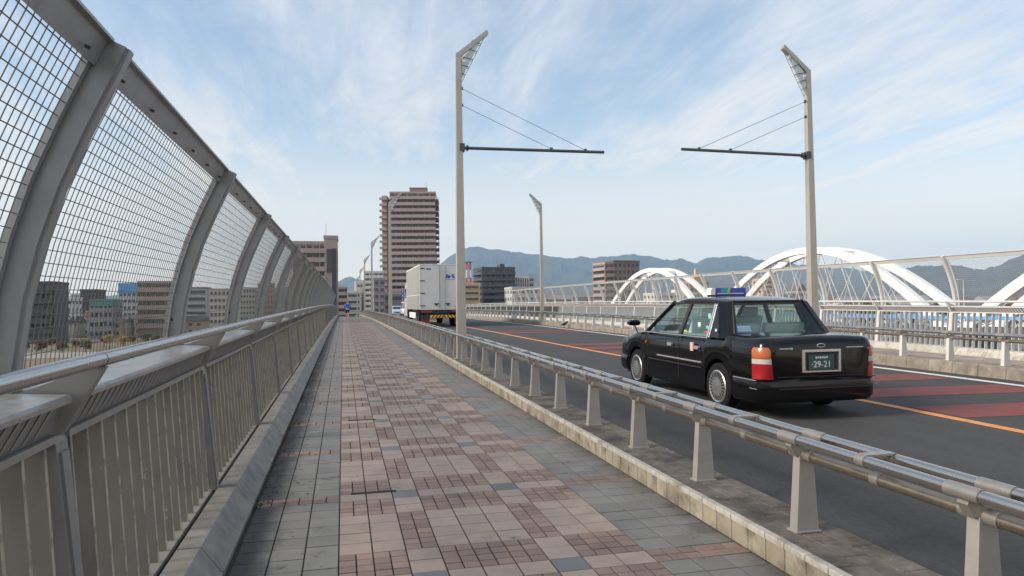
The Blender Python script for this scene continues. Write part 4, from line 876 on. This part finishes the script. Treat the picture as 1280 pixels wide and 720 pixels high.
block('office_building', 'beige mid-rise with dark window bands behind the row of sidewalk lamps', 444, 455, 354, 345, 14, 8, 'cream', 'slots', 'cream')
block('apartment_building', 'off-white balconied apartment block left of the tall tower', 456, 479, 341, 330, 14, 11, 'lightgrey', 'balcony', 'offwhite', cols=4)
block('office_building', 'plain mauve-grey block at the foot of the tall tower', 467, 481, 350, 290, 14, 8, 'mauve', 'plain', 'mauve', cols=2)
block('podium_building', 'long low mauve building at the base of the tall tower', 478, 535, 368, 335, 20, 4, 'mauve', 'slots', 'lightgrey')
block('office_building', 'narrow tan office block with dark slot windows right of the near lamp post', 579, 600, 356, 300, 14, 8, 'tan', 'slots', 'peach')
block('office_building', 'small grey balconied block squeezed against the dark apartment block', 594, 606, 357, 352, 12, 8, 'midgrey', 'balcony', 'lightgrey', cols=2)
block('apartment_building', 'dark navy apartment block with even balcony rows beyond the far parapet', 602, 644, 336, 330, 16, 10, 'navy', 'balcony', 'navy', rot=4, cols=6, sides='L', roofbox=(.62, .76, 2.4))
block('apartment_building', 'white apartment block with vertical fins beside the dark navy block', 644, 661, 347.5, 345, 14, 9, 'midgrey', 'fins', 'offwhite', cols=3)
MB_ = block('apartment_building', 'slim pale balcony stack at the end of the finned white block', 661, 667, 348, 347, 12, 9, 'midgrey', 'balcony', 'lightgrey', cols=2)
block('apartment_building', 'brown brick apartment block with curved corner balconies left of the far arch', 766, 800, 328, 300, 14, 10, 'brown', 'windows', 'brown_dark', rot=6, cols=6)
F2 = block('apartment_building', 'pinkish balcony wing joined to the brown brick apartment block', 756, 767, 330, 299, 12, 10, 'brown', 'balcony', 'pink_dark', rot=8, cols=2, sides='L')
block('school_building', 'long cream building with small windows below the far arch', 818, 872, 368, 340, 14, 5, 'cream', 'windows', 'offwhite', cols=9, roofbox=(.55, .8, 2.5))
oc = block('hotel_building', 'ochre stepped building with a pale turret behind the far arch', 862, 886, 353, 385, 14, 8, 'brown', 'windows', 'ochre', cols=4)
MB().prism_y([(-oc[1]*.7, oc[2]+.5), (oc[1]*.6, oc[2]+.5), (oc[1]*.35, oc[2]+4.5), (-oc[1]*.1, oc[2]+4.5)], 2, 10).build('roof', M['ochre'], oc[0]); MB().lathe_x([(0, .1), (0, .1)], 0, 0, 0, 3)
MB().tube([(oc[1]*.15, 6, oc[2]+4), (oc[1]*.15, 6, oc[2]+8)], 1.0, 10).build('turret', M['peach'], oc[0], 40); MB().tube([(oc[1]*.15, 6, oc[2]+8), (oc[1]*.15, 6, oc[2]+8.6)], [1.2, .4], 10).build('turret_cap', M['peach'], oc[0], 40)
block('office_building', 'grey low building seen through the end of the far mesh fence', 640, 673, 361, 290, 14, 6, 'lightgrey', 'windows', 'lightgrey', cols=6)
block('warehouse', 'long pale low-rise behind the middle of the far mesh fence', 676, 716, 372, 300, 14, 4, 'offwhite', 'slots', 'cream')
block('warehouse', 'brownish low-rise left of the brown brick apartment block', 712, 748, 374, 320, 14, 4, 'tan', 'windows', 'brown', cols=6)
dm = block('hall', 'beige hall with a round cupola behind the left foot of the near arch', 918, 938, 367, 360, 12, 5, 'cream', 'windows', 'tan', cols=4)
MB().tube([(0, 6, dm[2]), (0, 6, dm[2]+2.2), (0, 6, dm[2]+3.6), (0, 6, dm[2]+4.6)], [2.6, 2.6, 1.7, .2], 14).build('cupola', M['tan'], dm[0], 50)
block('office_building', 'tall blank peach slab behind the near arch hangers', 953, 967, 350, 330, 10, 9, 'peach', 'plain', 'peach', cols=1)
gr = block('apartment_building', 'grey block with pointed roof beside the far lamp post', 996, 1009, 366, 330, 10, 6, 'midgrey', 'windows', 'lightgrey', cols=3)
MB().prism_y([(-gr[1], gr[2]+.9), (gr[1], gr[2]+.9), (0.6, gr[2]+5)], 0, 10).build('roof', M['tileroof'], gr[0])
block('apartment_building', 'white low block with red roof edge behind the near arch', 979, 998, 371, 350, 12, 5, 'offwhite', 'windows', 'redroof', cols=5)
# left bank, seen through the mesh
LB = [(26, 76, 352, 175, 'navy', 'balcony', 'navy_dark', 6, 'dark apartment block seen through the mesh behind the near fence post'), (74, 92, 371, 215, 'offwhite', 'windows', 'offwhite', 3, 'small white block beside the dark apartments seen through the mesh'),
      (88, 103, 366, 240, 'lightgrey', 'slots', 'offwhite', 3, 'pale grey banded office seen through the mesh'), (100, 125, 361, 230, 'navy_dark', 'windows', 'navy', 4, 'dark slate office seen through the mesh left of the green roof'),
      (112, 146, 374, 200, 'midgrey', 'windows', 'teal', 5, 'grey building edged in green seen through the mesh'), (148, 174, 353, 262, 'lightgrey', 'windows', 'blue_roof', 4, 'pale building topped with a bright blue band seen through the mesh'),
      (172, 221, 351, 205, 'brown', 'balcony', 'pink_dark', 7, 'broad brown apartment block seen through the mesh before the second post'), (231, 264, 358, 255, 'lightgrey', 'slots', 'mauve', 5, 'bluish grey slab seen through the mesh after the second fence post'),
      (262, 292, 360, 235, 'cream', 'windows', 'lightgrey', 5, 'cream block seen through the mesh after the second fence post'), (300, 322, 358, 300, 'lightgrey', 'windows', 'cream', 5, 'pale block seen through the third mesh bay'),
      (322, 345, 352, 310, 'peach', 'windows', 'peach', 5, 'peach block seen through the fourth mesh bay'), (-60, 20, 362, 230, 'cream', 'windows', 'lightgrey', 8, 'long cream block behind the nearest fence bay')]
for px0, px1, pt, y, wl, sty, tr2, c, lab in LB:
    pt += 3; y *= 1.55; px1 -= (px1-px0)*.16
    q = block('city_building', lab, px0, px1, pt, y, 13, int((at_y(px0, pt, y).z-GZ)/3.2), wl, sty, tr2, cols=c, group='city buildings across the left bank')
    if tr2 in ('teal', 'blue_roof'): MB().box(-q[1]-.1, q[1]+.1, -.25, 12.1, q[2]-(1.8 if tr2 == 'teal' else 4.5), q[2]+.92).build('fascia', M[tr2], q[0])
# far low-rise houses across the right plain
def house(px, y, wd, hgt, wall, roof, label):
    q = at_y(px, 380, y); t = thing('house', label, 'house', (q.x, y, GZ), (0, 0, R(random.uniform(-25, 25))), 'low houses across the plain')
    hw = wd/2; dp = wd*.7; MB().box(-hw, hw, 0, dp, -.2, hgt).build('wall', M[wall], t)
    MB().prism_x([(-.5, hgt), (dp+.5, hgt), (dp/2, hgt+wd*.24)], -hw-.4, hw+.4).build('roof', M[roof], t)
    wme = MB().box(-.7, .7, -.05, .05, 0, 1.3).mesh('window', M['win_glass'])
    for k in range(int(hgt/3)):
        for c in range(3): link('window', wme, t, (-hw+wd*(c+.5)/3, 0, k*3+1.2))
random.seed(21)
WN = {'cream': 'cream', 'offwhite': 'white', 'lightgrey': 'grey', 'tan': 'tan', 'peach': 'peach'}; RN = {'tileroof': 'dark roof', 'redroof': 'red roof', 'midgrey': 'grey roof'}
for k in range(46):
    px = 690+k*14+random.uniform(-8, 8); y = random.uniform(230, 330) if px > 1000 else random.uniform(330, 520); y *= (.75 if px > 1130 else 1)
    wl = random.choice(list(WN)); rf = random.choice(['tileroof', 'tileroof', 'redroof', 'midgrey']); hg = random.choice((6, 7, 9, 9.6, 10.5))
    zone = 'left of the brown brick block' if px < 760 else 'below the far arch' if px < 890 else 'behind the taxi roof' if px < 1000 else 'below the near arch' if px < 1190 else 'beside the third arch'
    house(px, y, random.uniform(9, 15), hg, wl, rf, '%s %s-storey house with %s %s' % (WN[wl], 'two' if hg < 9 else 'three', RN[rf], zone))
for k in range(24):
    px = 30+k*9.5+random.uniform(-4, 4); y = random.uniform(300, 390); wl = random.choice(list(WN)); rf = random.choice(['tileroof', 'tileroof', 'redroof', 'midgrey']); hg = random.choice((6, 6, 7, 9))
    house(px, y, random.uniform(8, 12), hg, wl, rf, '%s %s-storey house with %s seen through the %s mesh bay' % (WN[wl], 'two' if hg < 9 else 'three', RN[rf], 'second' if px < 226 else 'third'))
# mast
def mast():
    p0 = at_y(585.5, 328, 425); t = thing('radio_mast', 'red and white banded radio mast above the tan office block', 'mast', (p0.x, 425, GZ)); H = p0.z-GZ
    for k in range(8):
        z0, z1 = H*k/8, H*(k+1)/8; b = MB(); r0, r1 = 2.2-1.2*k/8, 2.2-1.2*(k+1)/8
        C4 = [(-1, -1), (1, -1), (1, 1), (-1, 1)]
        for i, (a, c) in enumerate(C4):
            b.tube([(a*r0, c*r0, z0), (a*r1, c*r1, z1)], .28, 5); a2, c2 = C4[(i+1) % 4]; b.tube([(a*r0, c*r0, z0), (a2*r1, c2*r1, z1)], .14, 4); b.tube([(a*r1, c*r1, z1), (a2*r1, c2*r1, z1)], .14, 4)
        b.build('lattice', M['mast_red'] if k % 2 == 1 else M['offwhite'], t)
    MB().box(-2.4, 2.4, -2.4, 2.4, H, H+.4).build('platform', M['midgrey'], t); MB().tube([(0, 0, H), (0, 0, H+2)], .2, 5).build('antenna', M['midgrey'], t)
mast()
# blue traffic signs
q = at_y(503.5, 367, 140); t = thing('traffic_sign', 'two round blue traffic signs stacked on a post left of the truck', 'traffic sign', (q.x, 140, prof(140)))
MB().tube([(0, 0, 0), (0, 0, q.z-prof(140)+1.1)], .06, 8).build('post', M['lightgrey'], t, 40)
for dz in (-.42, .42):
    b = MB(); z = q.z-prof(140)+dz; b.tube([(0, -.09, z), (0, -.06, z)], .40, 20); s_ = b.build('sign_disc', M['sign_blue'], t, 40); MB().prism_y([(-.05, z-.22), (.05, z-.22), (.05, z+.08), (.14, z+.08), (0, z+.24), (-.14, z+.08), (-.05, z+.08)], -.10, -.09).build('sign_arrow', M['white'], s_)
# trees on the plain
def tree_mesh(seed, n, rx, rz, mt):
    rnd = random.Random(seed); b = MB()
    cl_ = [(rnd.uniform(-.6, .6), rnd.uniform(-.6, .6), rnd.uniform(-.55, .6), rnd.uniform(.35, .6)) for _ in range(11)]
    for _ in range(n):
        c = rnd.choice(cl_); d = Vector((rnd.gauss(0, 1), rnd.gauss(0, 1), rnd.gauss(0, 1))).normalized()*c[3]*rnd.uniform(.6, 1.05)
        p = Vector(((c[0]+d.x)*rx, (c[1]+d.y)*rx, (c[2]+d.z)*rz)); s_ = rnd.uniform(.16, .34)
        a = Vector((rnd.gauss(0, 1), rnd.gauss(0, 1), rnd.gauss(0, 1))).normalized(); e = a.orthogonal().normalized(); g = a.cross(e); b.add([p+e*s_, p+g*s_*.7, p-e*s_, p-g*s_*.7], [(0, 1, 2, 3)])
    return b.mesh('crown', M[mt])
TM = [tree_mesh(s_, 1300, 2.6, 2.4, m_) for s_, m_ in ((1, 'leaf'), (2, 'leaf'), (3, 'leaf_brown'), (4, 'yellowleaf'))]
def tree(px, y, h, k, label, group):
    q = at_y(px, 380, y); t = thing('tree', label, 'tree', (q.x, y, GZ), (0, 0, random.uniform(0, 6)), group); sc = h/7.5
    b = MB(); b.tube([(0, 0, -.2), (.1*sc, 0, 1.6*sc), (0, .1*sc, 3.6*sc), (.1*sc, 0, 5.2*sc)], [.24*sc, .18*sc, .12*sc, .05*sc], 7)
    for a in range(5): b.tube([(0, 0, (2.2+.45*a)*sc), (1.5*sc*math.cos(a*2.4), 1.5*sc*math.sin(a*2.4), (3.6+.5*a)*sc)], [.09*sc, .03*sc], 5)
    b.build('trunk', M['bark'], t, 50); o = link('crown', TM[k], t, (0, 0, 4.9*sc)); o.scale = (sc, sc, sc)
KN = ['green leafy', 'dense green', 'brown winter', 'yellow autumn']
for k in range(20):
    px = 1060+k*13+random.uniform(-5, 5); kk = random.choice((0, 1, 0, 2)); tree(px, random.uniform(170, 260), random.uniform(9, 12.5), kk, '%s tree on the plain %s' % (KN[kk], 'under the near arch' if px < 1190 else 'under the third arch'), 'trees by the arch bridge')
for k in range(16):
    px = 20+k*15+random.uniform(-6, 6); kk = (3 if k in (8, 9) else random.choice((2, 2, 1, 0))); tree(px, random.uniform(190, 245), random.uniform(3, 4.6), kk, '%s tree on the left bank seen through the mesh' % KN[kk], 'trees on the left bank')
# low embankment wall along the left bank
w0 = thing('flood_wall', 'pale flood wall running along the left bank behind the brown grass', 'wall')
for k in range(26):
    MB().box(-150+k*5.5+.02, -150+(k+1)*5.5-.02, 186, 186.5, GZ-.2, GZ+1.1).build('wall_panel', M['offwhite'], w0)
# crow by the far kerb, pale marker block on it
bx, by = 11.12, 35.2; bd = thing('bird', 'small black bird standing at the foot of the far kerb', 'bird', (bx, by, prof(by)+.003))
MB().tube([(-.21, 0, .15), (-.13, 0, .17), (-.05, 0, .19), (.05, 0, .22), (.11, 0, .27), (.14, 0, .31), (.17, 0, .325), (.21, 0, .315), (.255, 0, .305)], [.012, .03, .062, .07, .05, .038, .04, .022, .004], 10).build('body', M['trim_black'], bd, 60)
for s_ in (-1, 1): MB().tube([(.0, s_*.03, .18), (.01, s_*.035, .08), (.0, s_*.035, .008), (.04, s_*.035, .005)], .007, 6).build('leg', M['trim_black'], bd); MB().prism_y([(-.22, .14), (-.05, .16), (.07, .22), (.02, .255), (-.1, .22)], s_*.055-.012, s_*.055+.012).build('wing', M['trim_black'], bd)
by = 48.5; MB().cbox(11.45, 11.72, -.16, .16, 0, .26, .03).build('marker_block', M['offwhite'], None, loc=(0, by, prof(by)+.2225), label='pale square marker block standing on the far concrete kerb', cat='marker')
# fallen leaves and grit against the parapet kerb
lf = MB(); rl = random.Random(5)
for k in range(1500):
    y = 2.4+abs(rl.gauss(0, 1))*14; x = -.648+abs(rl.gauss(0, .05)) if rl.random() < .8 else rl.uniform(-.64, -.25)
    if math.sin(y*2.3)+math.sin(y*.9+1) < -.2 and rl.random() < .8: continue
    s_ = rl.uniform(.006, .022); a = rl.uniform(0, 6.3); z = prof(y)+.004+rl.uniform(0, .008); c, d = math.cos(a)*s_, math.sin(a)*s_
    lf.add([(x+c, y+d, z), (x-d*.5, y+c*.5, z+rl.uniform(0, .008)), (x-c, y-d, z), (x+d*.5, y-c*.5, z+rl.uniform(0, .006))], [(0, 1, 2, 3)])
lf.build('leaf_litter', mat('litter', (.07, .05, .032), .9, var=.5, ns=40), kind='stuff', label='dry brown leaf litter gathered along the parapet kerb', cat='leaf litter')
# ------------------------------------------------------------------ haze
hz_m = bpy.data.materials.new('haze'); hz_m.use_nodes = True; hn = hz_m.node_tree; hn.nodes.remove(hn.nodes['Principled BSDF'])
pv = hn.nodes.new('ShaderNodeVolumePrincipled'); pv.inputs['Color'].default_value = (.48, .73, 1.0, 1); pv.inputs['Density'].default_value = 7.0e-5; pv.inputs['Anisotropy'].default_value = .0
hn.links.new(pv.outputs[0], hn.nodes['Material Output'].inputs['Volume'])
MB().box(-14600, 14600, -4000, 14600, GZ-4.5, 1300).build('haze', hz_m, kind='stuff')
S.cycles.volume_bounces = 1
